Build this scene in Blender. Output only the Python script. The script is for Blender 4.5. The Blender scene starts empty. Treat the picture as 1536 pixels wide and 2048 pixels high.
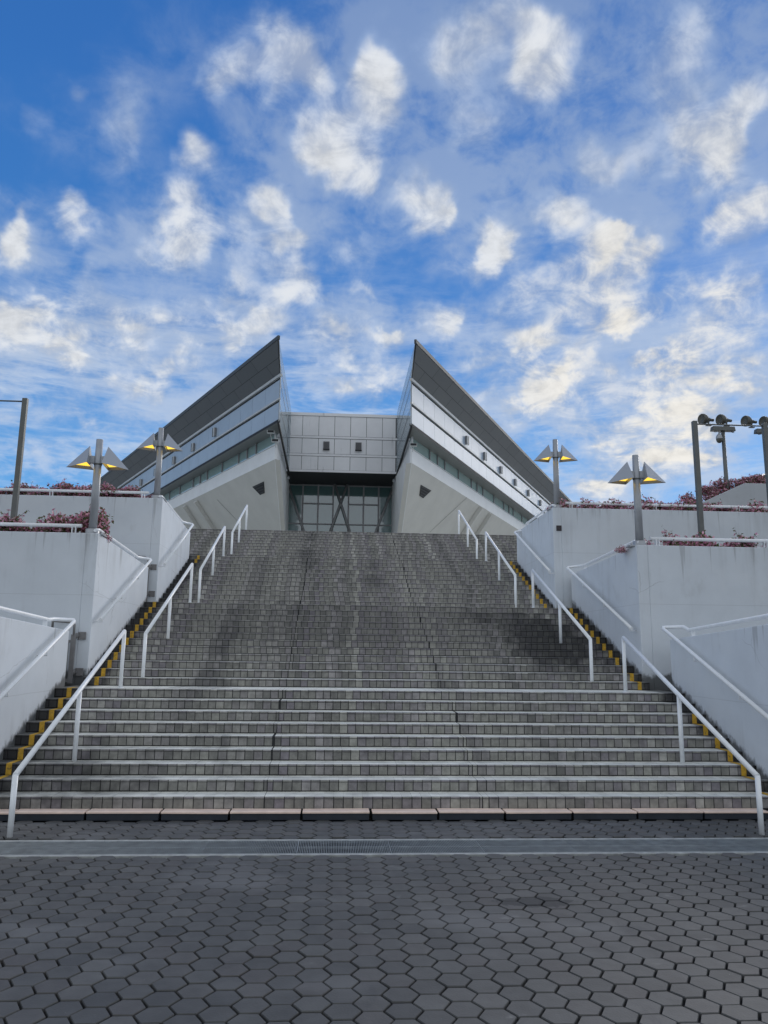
import bpy, bmesh, math, random
from mathutils import Vector, Matrix
R = math.radians
rnd = random.Random(7)
S = bpy.context.scene
COL = S.collection

# ------------------------------------------------------------------ camera
F_PX = 1533.15                       # focal length in pixels of the 1536 x 2048 photograph
PITCH, YAW, ROLL, EYE = R(10.3516), R(-3.5694), R(0.6563), 1.99882
def cam_axes():
    f = Vector((0, math.cos(PITCH), math.sin(PITCH))); u = Vector((0, -math.sin(PITCH), math.cos(PITCH))); x = Vector((1, 0, 0))
    m = Matrix.Rotation(YAW, 3, 'Z'); f, u, x = m @ f, m @ u, m @ x
    return math.cos(ROLL) * x + math.sin(ROLL) * u, -math.sin(ROLL) * x + math.cos(ROLL) * u, f
CX, CU, CF = cam_axes()
cam = bpy.data.cameras.new('camera'); camo = bpy.data.objects.new('camera', cam); COL.objects.link(camo)
camo.matrix_world = Matrix(((CX.x, CU.x, -CF.x, 0), (CX.y, CU.y, -CF.y, 0), (CX.z, CU.z, -CF.z, EYE), (0, 0, 0, 1)))
cam.sensor_fit = 'VERTICAL'; cam.sensor_height = 36; cam.lens = F_PX / 2048 * 36
cam.clip_start = 0.05; cam.clip_end = 3000
S.camera = camo
CP = Vector((0, 0, EYE))
def ray(px, py): return CF + CX * ((px - 768) / F_PX) - CU * ((py - 1024) / F_PX)
def at(px, py, n, c):
    """world point on the plane n.p = c seen at a pixel of the photograph"""
    n = Vector({'x': (1, 0, 0), 'y': (0, 1, 0), 'z': (0, 0, 1)}[n] if isinstance(n, str) else n)
    d = ray(px, py); return CP + d * ((c - n.dot(CP)) / n.dot(d))

# ------------------------------------------------------------------ light
EXPOSURE = 0.0
SUN_EL, SUN_AZ = R(24), R(36)         # azimuth measured from +Y towards +X: behind the building, to the right
S.view_settings.view_transform = 'Standard'; S.view_settings.look = 'None'
S.view_settings.exposure = EXPOSURE; S.view_settings.gamma = 1.0
S.view_settings.use_curve_mapping = False
sun = bpy.data.lights.new('sun', 'SUN'); suno = bpy.data.objects.new('sun', sun); COL.objects.link(suno)
sun.energy = 1.35; sun.angle = R(28); sun.color = (1.0, 0.93, 0.84)
sd = Vector((math.sin(SUN_AZ) * math.cos(SUN_EL), math.cos(SUN_AZ) * math.cos(SUN_EL), math.sin(SUN_EL)))
suno.rotation_euler = sd.to_track_quat('Z', 'Y').to_euler(); suno.location = (30, 30, 40)

W = bpy.data.worlds.new('World'); S.world = W; W.use_nodes = True
W.cycles.sampling_method = 'MANUAL'; W.cycles.sample_map_resolution = 256
wn, wl = W.node_tree.nodes, W.node_tree.links
wn.clear()
def N(tree, typ, **kw):
    n = tree.nodes.new(typ)
    for k, v in kw.items(): setattr(n, k, v)
    return n
def build_world():
    T = W.node_tree
    def math_(op, a, b=None, c=None, clamp=False):
        m = N(T, 'ShaderNodeMath', operation=op, use_clamp=clamp)
        for i, v in enumerate((a, b, c)):
            if v is None: continue
            if isinstance(v, (int, float)): m.inputs[i].default_value = v
            else: T.links.new(v, m.inputs[i])
        return m.outputs[0]
    def vm(op, a, b):
        m = N(T, 'ShaderNodeVectorMath', operation=op)
        for i, v in enumerate((a, b)):
            if isinstance(v, (tuple, Vector)): m.inputs[i].default_value = tuple(v)
            else: T.links.new(v, m.inputs[i])
        return m
    def mixc(f, a, b, mode='MIX'):
        m = N(T, 'ShaderNodeMix', data_type='RGBA', blend_type=mode)
        for s, v in ((m.inputs[0], f), (m.inputs[6], a), (m.inputs[7], b)):
            if isinstance(v, (int, float)): s.default_value = v
            elif isinstance(v, tuple): s.default_value = (*v, 1)
            else: T.links.new(v, s)
        return m.outputs[2]
    def smooth(v, lo, hi, a=0.0, b=1.0, kind='SMOOTHSTEP'):
        m = N(T, 'ShaderNodeMapRange', interpolation_type=kind)
        T.links.new(v, m.inputs[0])
        for i, q in enumerate((lo, hi, a, b)): m.inputs[i + 1].default_value = q
        return m.outputs[0]
    def noise(vec, scale, detail=6, rough=.55, dist=0):
        n = N(T, 'ShaderNodeTexNoise'); T.links.new(vec, n.inputs['Vector'])
        n.inputs['Scale'].default_value = scale; n.inputs['Detail'].default_value = detail
        n.inputs['Roughness'].default_value = rough; n.inputs['Distortion'].default_value = dist
        return n
    tc = N(T, 'ShaderNodeTexCoord'); d0 = tc.outputs['Generated']
    sky = N(T, 'ShaderNodeTexSky', sky_type='NISHITA', sun_disc=False)
    sky.sun_elevation = SUN_EL; sky.sun_rotation = SUN_AZ
    sky.air_density = 1.0; sky.dust_density = 0.3; sky.ozone_density = 4.0
    sep = N(T, 'ShaderNodeSeparateXYZ'); T.links.new(d0, sep.inputs[0])
    z = sep.outputs['Z']
    # cloud deck coordinates: direction projected on a slightly domed layer
    k = math_('DIVIDE', 1.0, math_('ADD', math_('MAXIMUM', z, 0.0), 0.24))
    deck = N(T, 'ShaderNodeCombineXYZ')
    T.links.new(math_('MULTIPLY', sep.outputs['X'], k), deck.inputs[0]); T.links.new(math_('MULTIPLY', sep.outputs['Y'], k), deck.inputs[1])
    deckv = deck.outputs[0]
    # ragged edges: warp the direction before measuring the distance to each cloud
    n1 = noise(d0, 12, 3, .6)
    w1 = vm('SCALE', vm('SUBTRACT', n1.outputs['Color'], (.5, .5, .5)).outputs[0], (0, 0, 0)); w1.inputs[3].default_value = .075
    n3 = noise(d0, 38, 3, .6)
    w3 = vm('SCALE', vm('SUBTRACT', n3.outputs['Color'], (.5, .5, .5)).outputs[0], (0, 0, 0)); T.links.new(smooth(z, .62, .30, .012, .055), w3.inputs[3])
    dw = vm('NORMALIZE', vm('ADD', vm('ADD', d0, w1.outputs[0]).outputs[0], w3.outputs[0]).outputs[0], (0, 0, 0)).outputs[0]
    def total(lst):
        s = 0.0; dv = dw
        for i, (px, py, r, w) in enumerate(lst):
            if i and i % 60 == 0:            # keeps the shader's evaluation in short batches
                m = vm('MULTIPLY_ADD', s, (1e-9, 1e-9, 1e-9)); T.links.new(dw, m.inputs[2]); dv = m.outputs[0]
            c = ray(px, py).normalized(); ca = math.cos(r / F_PX * 2.15); q = math.sqrt(min(w, .66) * 1.5)
            dt = vm('DOT_PRODUCT', dv, c).outputs['Value']
            o = math_('MULTIPLY_ADD', dt, q / (1 - ca), -ca * q / (1 - ca), clamp=True)
            s = math_('MULTIPLY_ADD', o, o, s)
        return s
    def soft(v, k): return math_('SUBTRACT', 1.0, math_('POWER', 2.718, math_('MULTIPLY', v, -k)))
    thick = soft(total(CLOUDS_BRIGHT), 1.5); thin = soft(total(CLOUDS_THIN), 1.35)
    # streaky texture of the cloud deck at three sizes
    tA = noise(deckv, 3.2, 5, .62, .7).outputs['Fac']; tB = noise(deckv, 10, 5, .64, .9).outputs['Fac']; tC = noise(d0, 30, 4, .62, .3).outputs['Fac']
    tex = math_('ADD', math_('ADD', math_('MULTIPLY', tA, .4), math_('MULTIPLY', tB, .32)), math_('MULTIPLY', tC, .28))
    wv = vm('SCALE', vm('SUBTRACT', noise(deckv, 4.5, 4, .62).outputs['Color'], (.5, .5, .5)).outputs[0], (0, 0, 0)); wv.inputs[3].default_value = .34
    pv = vm('ADD', deckv, wv.outputs[0]).outputs[0]
    vo = N(T, 'ShaderNodeTexVoronoi', feature='F1'); T.links.new(pv, vo.inputs['Vector'])
    vo.inputs['Scale'].default_value = 5.5; vo.inputs['Detail'].default_value = 0.0; vo.inputs['Roughness'].default_value = .45
    puff = smooth(vo.outputs['Distance'], .62, .12)
    tx = math_('ADD', math_('MULTIPLY', smooth(tex, .38, .62), .55), math_('MULTIPLY', puff, .55))
    crisp = smooth(z, .60, .30, .55, 1.0)          # clouds overhead are nearer and look softer
    dens_b = math_('MULTIPLY', thick, math_('ADD', math_('SUBTRACT', 1.0, math_('MULTIPLY', crisp, .55)), math_('MULTIPLY', math_('MULTIPLY', tx, .95), crisp)))
    dens_t = math_('MULTIPLY', thin, math_('ADD', .26, math_('MULTIPLY', tx, 1.3)))
    low = smooth(z, .08, .62, .21, -.03, 'LINEAR')
    a_w = smooth(math_('ADD', math_('ADD', math_('MULTIPLY', tex, .6), math_('MULTIPLY', tx, .3)), low), .52, .82, 0, .75)
    a_t = smooth(dens_t, .06, 1.0, 0, .78)
    a_b = smooth(dens_b, .10, .92, 0, .95)
    up = smooth(z, .0, .75, 0, 1, 'LINEAR')
    ramp = N(T, 'ShaderNodeValToRGB'); T.links.new(z, ramp.inputs[0])
    e = ramp.color_ramp.elements
    e[0].position = 0.0; e[0].color = (.34, .62, .90, 1)
    e[1].position = .85; e[1].color = (.021, .125, .43, 1)
    for p, c in ((.18, (.125, .40, .80)), (.40, (.045, .222, .60)), (.62, (.028, .162, .51))):
        q = e.new(p); q.color = (*c, 1)
    base = mixc(.8, mixc(1.0, sky.outputs[0], (.09, .10, .125), 'MULTIPLY'), ramp.outputs[0])
    sunny = smooth(vm('DOT_PRODUCT', d0, tuple(ray(1400, 760).normalized())).outputs['Value'], .955, .998, 0, 1)
    ccol_t = mixc(up, (.56, .68, .86), (.215, .32, .55))
    core = smooth(dens_b, .36, 1.0, 0, 1)
    ccol_b = mixc(core, mixc(up, (.50, .62, .82), (.30, .42, .66)), mixc(sunny, (.76, .785, .82), (.88, .85, .79)))
    shade = math_('ADD', .80, math_('MULTIPLY', smooth(math_('ADD', math_('MULTIPLY', tB, .55), math_('MULTIPLY', tC, .45)), .36, .62), .24))
    ccol_b = mixc(1.0, ccol_b, shade, 'MULTIPLY')
    sv = N(T, 'ShaderNodeMapping'); sv.inputs['Scale'].default_value = (2.6, 2.6, 17); sv.inputs['Rotation'].default_value = (0, R(-7), 0); T.links.new(d0, sv.inputs[0])
    stn = noise(sv.outputs[0], 1.7, 6, .66, .35).outputs['Fac']
    band = math_('MULTIPLY', smooth(z, .10, .24), smooth(z, .50, .33))
    a_s = math_('MULTIPLY', smooth(stn, .44, .68), math_('MULTIPLY', band, .72))
    base = mixc(a_s, base, (.66, .745, .86))
    col = mixc(a_w, base, mixc(up, (.66, .76, .90), (.26, .38, .66)))
    col = mixc(a_t, col, ccol_t)
    col = mixc(a_b, col, ccol_b)
    # unseen bright cloud sheet added behind the camera to give fill light
    back = smooth(math_('ADD', sep.outputs['Y'], math_('MULTIPLY', math_('SUBTRACT', tA, .5), .5)), .55, -.05, 0, .9)
    col = mixc(back, col, BACK_SKY_FILL)
    # below the horizon: dull ground colour
    col = mixc(smooth(z, -.02, 0.0), (.10, .11, .12), col)
    bg = N(T, 'ShaderNodeBackground'); bg.inputs['Strength'].default_value = 1.0
    T.links.new(col, bg.inputs[0])
    out = N(T, 'ShaderNodeOutputWorld'); T.links.new(bg.outputs[0], out.inputs[0])
BACK_SKY_FILL = (.72, .77, .82)
CLOUDS_BRIGHT = [   # (x, y, radius in photograph pixels, weight): directions of the single clouds
 (560,115,40,.6),(600,105,34,.6),(625,145,26,.45),(535,160,30,.4),(465,125,26,.6),(450,165,24,.35),(745,150,34,.7),(752,195,36,.7),(735,235,26,.5),(655,215,34,.5),
 (645,285,34,.7),(685,315,38,.8),(715,345,28,.66),(545,400,28,.75),(520,425,34,.35),(370,430,34,.66),(395,465,32,.7),(345,395,30,.5),(375,515,28,.6),(330,490,30,.35),
 (150,430,26,.5),(178,455,28,.55),(45,475,30,.5),(5,490,28,.5),(20,440,14,.3),(195,575,30,.6),(172,600,20,.35),(400,300,20,.5),(390,330,20,.3),(425,335,26,.4),
 (160,165,16,.3),(235,255,26,.35),(75,240,22,.3),(210,330,26,.25),(260,310,22,.25),(250,185,20,.25),
 (485,485,20,.45),(500,545,24,.55),(480,580,20,.45),(535,505,18,.4),(570,490,24,.55),(600,540,28,.5),(560,590,28,.66),(630,590,22,.55),(600,570,26,.4),(690,520,22,.35),(735,500,24,.3),(725,585,12,.5),(450,455,16,.4),
 (10,640,40,.66),(50,650,30,.66),(95,650,34,.6),(140,648,32,.55),(190,655,34,.55),(235,640,30,.5),(280,655,34,.45),(330,640,34,.45),(385,645,36,.45),(440,655,34,.4),(500,660,36,.35),(540,650,26,.35),
 (140,702,28,.55),(180,710,28,.55),(120,725,22,.4),(20,700,26,.4),(60,700,24,.4),(205,760,26,.45),(165,755,22,.4),(110,745,30,.4),(280,780,26,.45),(310,775,20,.4),(255,725,26,.35),(340,740,26,.35),(150,830,22,.35),(170,852,12,.4),(78,890,16,.35),(30,760,26,.4),(390,720,30,.35),(460,700,30,.35),
 (600,680,26,.5),(650,665,28,.5),(690,690,26,.35),(760,690,22,.55),(780,675,22,.45),(640,730,28,.45),(690,745,26,.55),(740,760,30,.66),(790,765,28,.6),(600,750,24,.4),(860,655,30,.35),(890,665,22,.35),(720,650,24,.3),
 (1085,95,42,.85),(1095,140,40,.7),(1075,180,44,.4),(905,60,50,.2),(950,90,50,.22),(900,120,50,.15),(1015,20,40,.45),(1330,120,50,.35),(1360,150,50,.3),(1400,40,40,.25),
 (1430,255,30,.66),(1400,300,26,.6),(1455,310,26,.6),(1420,350,22,.5),(1510,190,34,.6),(1470,225,30,.5),(1390,250,26,.45),(1330,285,36,.35),(1260,325,34,.4),(1215,345,26,.35),(1175,305,20,.5),(940,230,44,.3),(960,270,40,.3),
 (872,410,28,.66),(868,440,26,.5),(825,365,28,.45),(800,400,28,.3),(1012,482,28,.9),(1000,510,26,.7),(970,545,24,.4),(965,460,22,.35),(1005,400,24,.3),
 (1120,410,24,.5),(1155,440,26,.66),(1110,450,22,.4),(1075,430,20,.3),(1215,465,24,.7),(1195,495,24,.66),(1235,450,18,.4),(1290,505,30,.55),(1265,530,28,.45),
 (1510,400,36,.66),(1500,440,34,.6),(1465,455,28,.45),(1140,530,30,.5),(1090,545,28,.35),(1070,580,28,.4),(1040,600,26,.35),(1180,560,30,.4),(1230,560,26,.4),(1210,610,34,.5),(1150,600,30,.35),
 (1100,640,34,.45),(1160,650,32,.45),(1225,640,34,.5),(1280,625,34,.5),(1330,600,28,.5),(1060,690,26,.4),(1010,650,30,.4),(960,700,24,.4),(935,745,20,.35),(1000,760,22,.35),(1040,720,30,.45),(1110,710,30,.4),(1170,720,30,.4),
 (1465,570,34,.66),(1430,610,32,.6),(1500,560,28,.5),(1400,580,26,.4),(1385,680,30,.8),(1350,710,32,.75),(1320,735,28,.6),(1440,660,30,.5),(1490,690,34,.5),(1530,640,30,.5),(1480,740,30,.4),(1420,730,28,.4),
 (1110,775,32,.8),(1070,790,30,.7),(1150,765,22,.5),(1040,815,26,.5),(1120,830,32,.5),(1180,800,30,.4),(1230,760,28,.35),(1260,810,32,.5),(1320,800,32,.5),(1380,790,30,.45),(1440,800,30,.4),
 (1170,870,34,.5),(1230,880,32,.5),(1290,860,34,.55),(1350,850,32,.5),(1400,880,30,.45),(1310,915,36,.5),(1240,930,32,.45),(1180,940,30,.4),(1370,930,30,.45),(1430,900,30,.35),(1200,985,30,.35),(1290,970,32,.35),(1010,850,26,.3),(960,800,24,.3)]
CLOUDS_THIN = [
 (1390,180,150,.6),(1180,220,120,.5),(900,180,140,.5),(1250,120,120,.4),
 (930,100,120,.66),(880,250,110,.55),(1000,270,120,.6),(1090,190,110,.55),(1000,350,80,.35),(790,290,70,.4),(650,200,100,.5),(560,190,80,.4),(610,290,80,.35),
 (1300,110,140,.66),(1440,70,130,.66),(1500,140,110,.6),(1330,220,110,.66),(1250,290,100,.6),(1130,300,100,.5),(1400,260,90,.5),(1190,60,90,.35),(1050,20,80,.5),(780,60,110,.3),(480,110,80,.3),
 (350,460,80,.4),(250,250,70,.3),(100,240,60,.25),(330,100,70,.2),(700,60,90,.25),(560,540,90,.4),(700,470,70,.3),(830,420,80,.4),(1130,580,110,.5),(1250,540,100,.4),(1350,640,120,.5),
 (1200,740,150,.66),(1350,840,170,.66),(1080,800,120,.55),(1250,940,130,.55),(150,670,140,.5),(400,670,150,.5),(660,710,130,.45),(130,800,110,.3),(850,670,100,.35),(190,590,60,.35),(1480,430,80,.45),(40,480,60,.35),(520,410,70,.4),(1460,760,110,.5),(310,780,90,.3)]
build_world()

# ------------------------------------------------------------------ materials
def mat(name, col, rough=.6, metal=0, var=.0, vscale=6, bump=0, bscale=40, spec=.5, island=None, coat=0):
    m = bpy.data.materials.new(name); m.use_nodes = True
    T = m.node_tree; b = T.nodes['Principled BSDF']
    b.inputs['Roughness'].default_value = rough; b.inputs['Metallic'].default_value = metal
    b.inputs['Specular IOR Level'].default_value = spec; b.inputs['Coat Weight'].default_value = coat
    b.inputs['Base Color'].default_value = (*col, 1)
    pos = N(T, 'ShaderNodeNewGeometry')
    src = None
    if island:
        r = N(T, 'ShaderNodeValToRGB'); r.color_ramp.interpolation = 'CONSTANT' if island[0] == 'C' else 'LINEAR'
        T.links.new(pos.outputs['Random Per Island'], r.inputs[0])
        cols = island[1]; e = r.color_ramp.elements
        e[0].color = (*cols[0], 1); e[0].position = 0
        e[1].color = (*cols[-1], 1); e[1].position = (len(cols) - 1) / len(cols) if island[0] == 'C' else 1
        for i, c in enumerate(cols[1:-1]):
            q = e.new((i + 1) / (len(cols) if island[0] == 'C' else len(cols) - 1)); q.color = (*c, 1)
        src = r.outputs[0]
    if var:
        n = N(T, 'ShaderNodeTexNoise'); n.inputs['Scale'].default_value = vscale; n.inputs['Detail'].default_value = 7
        n.inputs['Roughness'].default_value = .6
        T.links.new(pos.outputs['Position'], n.inputs['Vector'])
        mr = N(T, 'ShaderNodeMapRange'); T.links.new(n.outputs['Fac'], mr.inputs[0])
        mr.inputs[1].default_value = .3; mr.inputs[2].default_value = .7
        mr.inputs[3].default_value = 1 - var; mr.inputs[4].default_value = 1 + var
        mx = N(T, 'ShaderNodeMix', data_type='RGBA', blend_type='MULTIPLY'); mx.inputs[0].default_value = 1
        if src: T.links.new(src, mx.inputs[6])
        else: mx.inputs[6].default_value = (*col, 1)
        T.links.new(mr.outputs[0], mx.inputs[7]); src = mx.outputs[2]
    if src: T.links.new(src, b.inputs['Base Color'])
    if bump:
        n = N(T, 'ShaderNodeTexNoise'); n.inputs['Scale'].default_value = bscale; n.inputs['Detail'].default_value = 6
        T.links.new(pos.outputs['Position'], n.inputs['Vector'])
        bp = N(T, 'ShaderNodeBump'); bp.inputs['Strength'].default_value = bump; bp.inputs['Distance'].default_value = .01
        T.links.new(n.outputs['Fac'], bp.inputs['Height']); T.links.new(bp.outputs[0], b.inputs['Normal'])
    m['src'] = ''
    return m
def tint_mask(m, colour, builder):
    """multiply-mix a stain colour over the base colour with a mask made by builder(tree, position socket)"""
    T = m.node_tree; b = T.nodes['Principled BSDF']; s = b.inputs['Base Color']
    mx = N(T, 'ShaderNodeMix', data_type='RGBA')
    if s.is_linked: T.links.new(s.links[0].from_socket, mx.inputs[6])
    else: mx.inputs[6].default_value = s.default_value
    mx.inputs[7].default_value = (*colour, 1)
    g = N(T, 'ShaderNodeNewGeometry')
    T.links.new(builder(T, g.outputs['Position']), mx.inputs[0]); T.links.new(mx.outputs[2], s)
def tmath(T, op, a, b=0.0, clamp=False):
    m = N(T, 'ShaderNodeMath', operation=op, use_clamp=clamp)
    for i, v in enumerate((a, b)):
        if isinstance(v, (int, float)): m.inputs[i].default_value = v
        else: T.links.new(v, m.inputs[i])
    return m.outputs[0]
def tsmooth(T, v, lo, hi, a=0., b=1.):
    m = N(T, 'ShaderNodeMapRange', interpolation_type='SMOOTHSTEP'); T.links.new(v, m.inputs[0])
    for i, q in enumerate((lo, hi, a, b)): m.inputs[i + 1].default_value = q
    return m.outputs[0]
def tnoise(T, pos, scale, stretch=(1, 1, 1), detail=6):
    mp = N(T, 'ShaderNodeMapping'); mp.inputs['Scale'].default_value = stretch; T.links.new(pos, mp.inputs[0])
    n = N(T, 'ShaderNodeTexNoise'); n.inputs['Scale'].default_value = scale; n.inputs['Detail'].default_value = detail
    n.inputs['Roughness'].default_value = .6; T.links.new(mp.outputs[0], n.inputs['Vector'])
    return n.outputs['Fac']
def spot(centre, r, lo=.35, hi=.75, nscale=1.6, amp=1.1, top=.85):
    def f(T, pos):
        v = N(T, 'ShaderNodeVectorMath', operation='SUBTRACT'); T.links.new(pos, v.inputs[0]); v.inputs[1].default_value = centre
        s = N(T, 'ShaderNodeVectorMath', operation='DIVIDE'); T.links.new(v.outputs[0], s.inputs[0]); s.inputs[1].default_value = r
        l = N(T, 'ShaderNodeVectorMath', operation='LENGTH'); T.links.new(s.outputs[0], l.inputs[0])
        d = tmath(T, 'SUBTRACT', 1.0, l.outputs['Value'])
        d = tmath(T, 'ADD', d, tmath(T, 'MULTIPLY', tmath(T, 'SUBTRACT', tnoise(T, pos, nscale), .5), amp))
        return tsmooth(T, d, lo, hi, 0, top)
    return f

def wall_mat(name, col, y0, z0, slope, top):
    m = mat(name, col, .75, var=.05, vscale=1.5, bump=.12, bscale=60)
    def streak(T, pos):
        a = tnoise(T, pos, 5, (1, 1, .06)); b = tnoise(T, pos, .5)
        return tsmooth(T, tmath(T, 'MULTIPLY', a, b), .26, .42, 0, .22)
    tint_mask(m, (.30, .30, .29), streak)
    def blotch(T, pos): return tsmooth(T, tnoise(T, pos, 2.3, (1, 1, .6), 8), .60, .78, 0, .35)
    tint_mask(m, (.42, .43, .43), blotch)
    def drips(T, pos):
        q = N(T, 'ShaderNodeSeparateXYZ'); T.links.new(pos, q.inputs[0])
        a = tnoise(T, pos, 7, (1, 1, .02), 4); d = tmath(T, 'SUBTRACT', top, q.outputs['Z'])
        ln = tmath(T, 'MULTIPLY', tsmooth(T, a, .52, .78), 1.0)
        return tsmooth(T, tmath(T, 'SUBTRACT', ln, d), -.05, .35, 0, .38)
    tint_mask(m, (.20, .195, .19), drips)
    def joint(T, pos):
        q = N(T, 'ShaderNodeSeparateXYZ'); T.links.new(pos, q.inputs[0])
        d = tmath(T, 'ABSOLUTE', tmath(T, 'SUBTRACT', tmath(T, 'ADD', q.outputs['Z'], tmath(T, 'MULTIPLY', tnoise(T, pos, 2), .02)), top - 1.15))
        return tsmooth(T, d, .012, .0, 0, .22)
    tint_mask(m, (.25, .25, .25), joint)
    def cracks(T, pos):
        v = N(T, 'ShaderNodeTexVoronoi', feature='DISTANCE_TO_EDGE'); v.inputs['Scale'].default_value = .45
        w = N(T, 'ShaderNodeMix', data_type='VECTOR'); w.inputs[0].default_value = .16; T.links.new(pos, w.inputs[4])
        nn = N(T, 'ShaderNodeTexNoise'); nn.inputs['Scale'].default_value = 3; nn.inputs['Detail'].default_value = 6; T.links.new(pos, nn.inputs['Vector']); T.links.new(nn.outputs['Color'], w.inputs[5])
        T.links.new(w.outputs[1], v.inputs['Vector'])
        return tmath(T, 'MULTIPLY', tsmooth(T, v.outputs['Distance'], .003, .0, 0, .4), tsmooth(T, tnoise(T, pos, .8), .50, .60))
    tint_mask(m, (.22, .22, .22), cracks)
    def scrub(T, pos): return tsmooth(T, tnoise(T, pos, .7, (1, 1, 1), 4), .52, .60, 0, .16)
    tint_mask(m, (.72, .74, .76), scrub)
    def mould(T, pos):
        s = N(T, 'ShaderNodeSeparateXYZ'); T.links.new(pos, s.inputs[0])
        h = tmath(T, 'SUBTRACT', s.outputs['Z'], tmath(T, 'ADD', tmath(T, 'MULTIPLY', tmath(T, 'SUBTRACT', s.outputs['Y'], y0), slope), z0))
        h = tmath(T, 'ADD', h, tmath(T, 'MULTIPLY', tmath(T, 'SUBTRACT', tnoise(T, pos, 9, (1, 1, .8), 8), .5), .30))
        return tsmooth(T, h, .03, -.10, 0, .85)
    tint_mask(m, (.05, .05, .045), mould)
    return m
WHITE = (.645, .685, .73)
M = {}
M['wall1'] = wall_mat('white_painted_concrete_low', WHITE, 10.3, .15, .412, 2.48)
M['wall2'] = wall_mat('white_painted_concrete_mid', WHITE, 14.3, 1.5, .40, 4.14)
M['wall3'] = wall_mat('white_painted_concrete_top', WHITE, 19.2, 3.2, .41, 5.71)
M['rail'] = mat('white_painted_steel', (.84, .86, .88), .35, var=.06, vscale=14)
def chips(T, pos): return tsmooth(T, tnoise(T, pos, 26, (1, 1, 1), 5), .70, .74, 0, .8)
tint_mask(M['rail'], (.22, .20, .19), chips)
M['gate'] = mat('brown_grey_steel', (.20, .195, .195), .5, var=.12, vscale=12)
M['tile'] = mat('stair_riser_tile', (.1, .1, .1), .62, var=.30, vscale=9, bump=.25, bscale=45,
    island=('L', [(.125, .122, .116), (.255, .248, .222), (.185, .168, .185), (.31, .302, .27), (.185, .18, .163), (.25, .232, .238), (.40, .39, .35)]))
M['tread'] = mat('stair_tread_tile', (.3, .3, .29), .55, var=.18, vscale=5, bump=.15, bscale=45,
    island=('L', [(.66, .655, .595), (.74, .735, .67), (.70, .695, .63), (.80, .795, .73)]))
M['grout'] = mat('dark_stair_grout', (.022, .023, .024), .9, var=.35, vscale=8)
def side_grime(T, pos):
    """black algae along both side walls of the stairs"""
    q = N(T, 'ShaderNodeSeparateXYZ'); T.links.new(pos, q.inputs[0])
    y = tmath(T, 'SUBTRACT', q.outputs['Y'], 10.4)
    l = tmath(T, 'SUBTRACT', tmath(T, 'ADD', tmath(T, 'MULTIPLY', y, .026), -4.20), q.outputs['X'])
    r = tmath(T, 'SUBTRACT', q.outputs['X'], tmath(T, 'ADD', tmath(T, 'MULTIPLY', y, -.055), 5.85))
    d = tmath(T, 'MAXIMUM', l, tmath(T, 'SUBTRACT', r, .02))
    d = tmath(T, 'ADD', d, tmath(T, 'MULTIPLY', tmath(T, 'SUBTRACT', tnoise(T, pos, 3.5, (1, 1, 1), 8), .5), .9))
    return tmath(T, 'MULTIPLY', tsmooth(T, d, -.05, .22, 0, .9), tsmooth(T, q.outputs['Y'], 23.3, 22.6))
def streaks(T, pos):
    """damp runs that follow the slope of the stairs"""
    a = tnoise(T, pos, 1.1, (1, .10, .10), 5); b = tnoise(T, pos, .6, (1, 1, 1), 3)
    return tsmooth(T, tmath(T, 'MULTIPLY', a, b), .29, .40, 0, .45)
for k, dark, am in (('tile', (.022, .022, .024), 1), ('tread', (.07, .07, .066), .8), ('grout', (.008, .008, .008), 1)):
    tint_mask(M[k], tuple(c * 2.2 for c in dark), streaks)
    tint_mask(M[k], dark, spot((4.7, 16.5, 2.2), (1.6, 3.0, 1.9), .12, .70, 3.2, 1.3, .95 if k == 'grout' else .80))
    tint_mask(M[k], dark, spot((3.7, 17.8, 2.8), (1.6, 1.0, .8), .25, .9, 3.6, 1.4, .9 if k == 'grout' else .5))
    tint_mask(M[k], dark, spot((-4.8, 11.0, .3), (3.6, 2.0, 1.2), .20, .8, 2.6, 1.2, .9 if k == 'grout' else .72))
    tint_mask(M[k], tuple(c * 1.5 for c in dark), spot((.4, 17.4, 2.7), (7.5, 2.6, 1.6), .10, .7, 1.3, .9, .26))
    tint_mask(M[k], dark, side_grime)
M['yellow'] = mat('worn_yellow_paint', (.58, .34, .03), .6, var=.3, vscale=18)
def wear(T, pos): return tsmooth(T, tnoise(T, pos, 14, (1, 1, 1), 8), .58, .70, 0, .75)
tint_mask(M['yellow'], (.09, .085, .06), wear)
M['hex'] = mat('hexagonal_concrete_paver', (.06, .063, .07), .62, var=.16, vscale=7, bump=.2, bscale=70,
    island=('L', [(.058, .0585, .058), (.080, .080, .078), (.068, .068, .067), (.088, .088, .085), (.076, .072, .070), (.100, .099, .095)]))
def patch(T, pos): return tsmooth(T, tnoise(T, pos, .55, (1, 1.6, 1), 3), .50, .72, 0, .5)
tint_mask(M['hex'], (.165, .165, .166), patch)
def scuff(T, pos): return tsmooth(T, tnoise(T, pos, 3.0, (1, .35, 1), 8), .60, .74, 0, .55)
tint_mask(M['hex'], (.045, .046, .05), scuff)
def bloom(T, pos): return tsmooth(T, tnoise(T, pos, 6.0, (.6, 1, 1), 8), .64, .76, 0, .5)
tint_mask(M['hex'], (.23, .23, .225), bloom)
tint_mask(M['hex'], (.016, .017, .019), spot((1.75, 6.95, -.1), (.42, .17, .5), .15, .28, 9, 1.1))
def grit(T, pos): return tsmooth(T, tnoise(T, pos, 34, (1, 1, 1), 3), .735, .76, 0, .6)
tint_mask(M['hex'], (.26, .26, .25), grit)
M['ground'] = mat('dark_joint_sand', (.009, .009, .010), .95, var=.4, vscale=30)
M['kerb'] = mat('pale_cement_edge', (.34, .35, .34), .8, var=.3, vscale=10)
M['zinc'] = mat('galvanised_steel_grate', (.27, .295, .305), .5, .25, var=.25, vscale=8)
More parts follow.
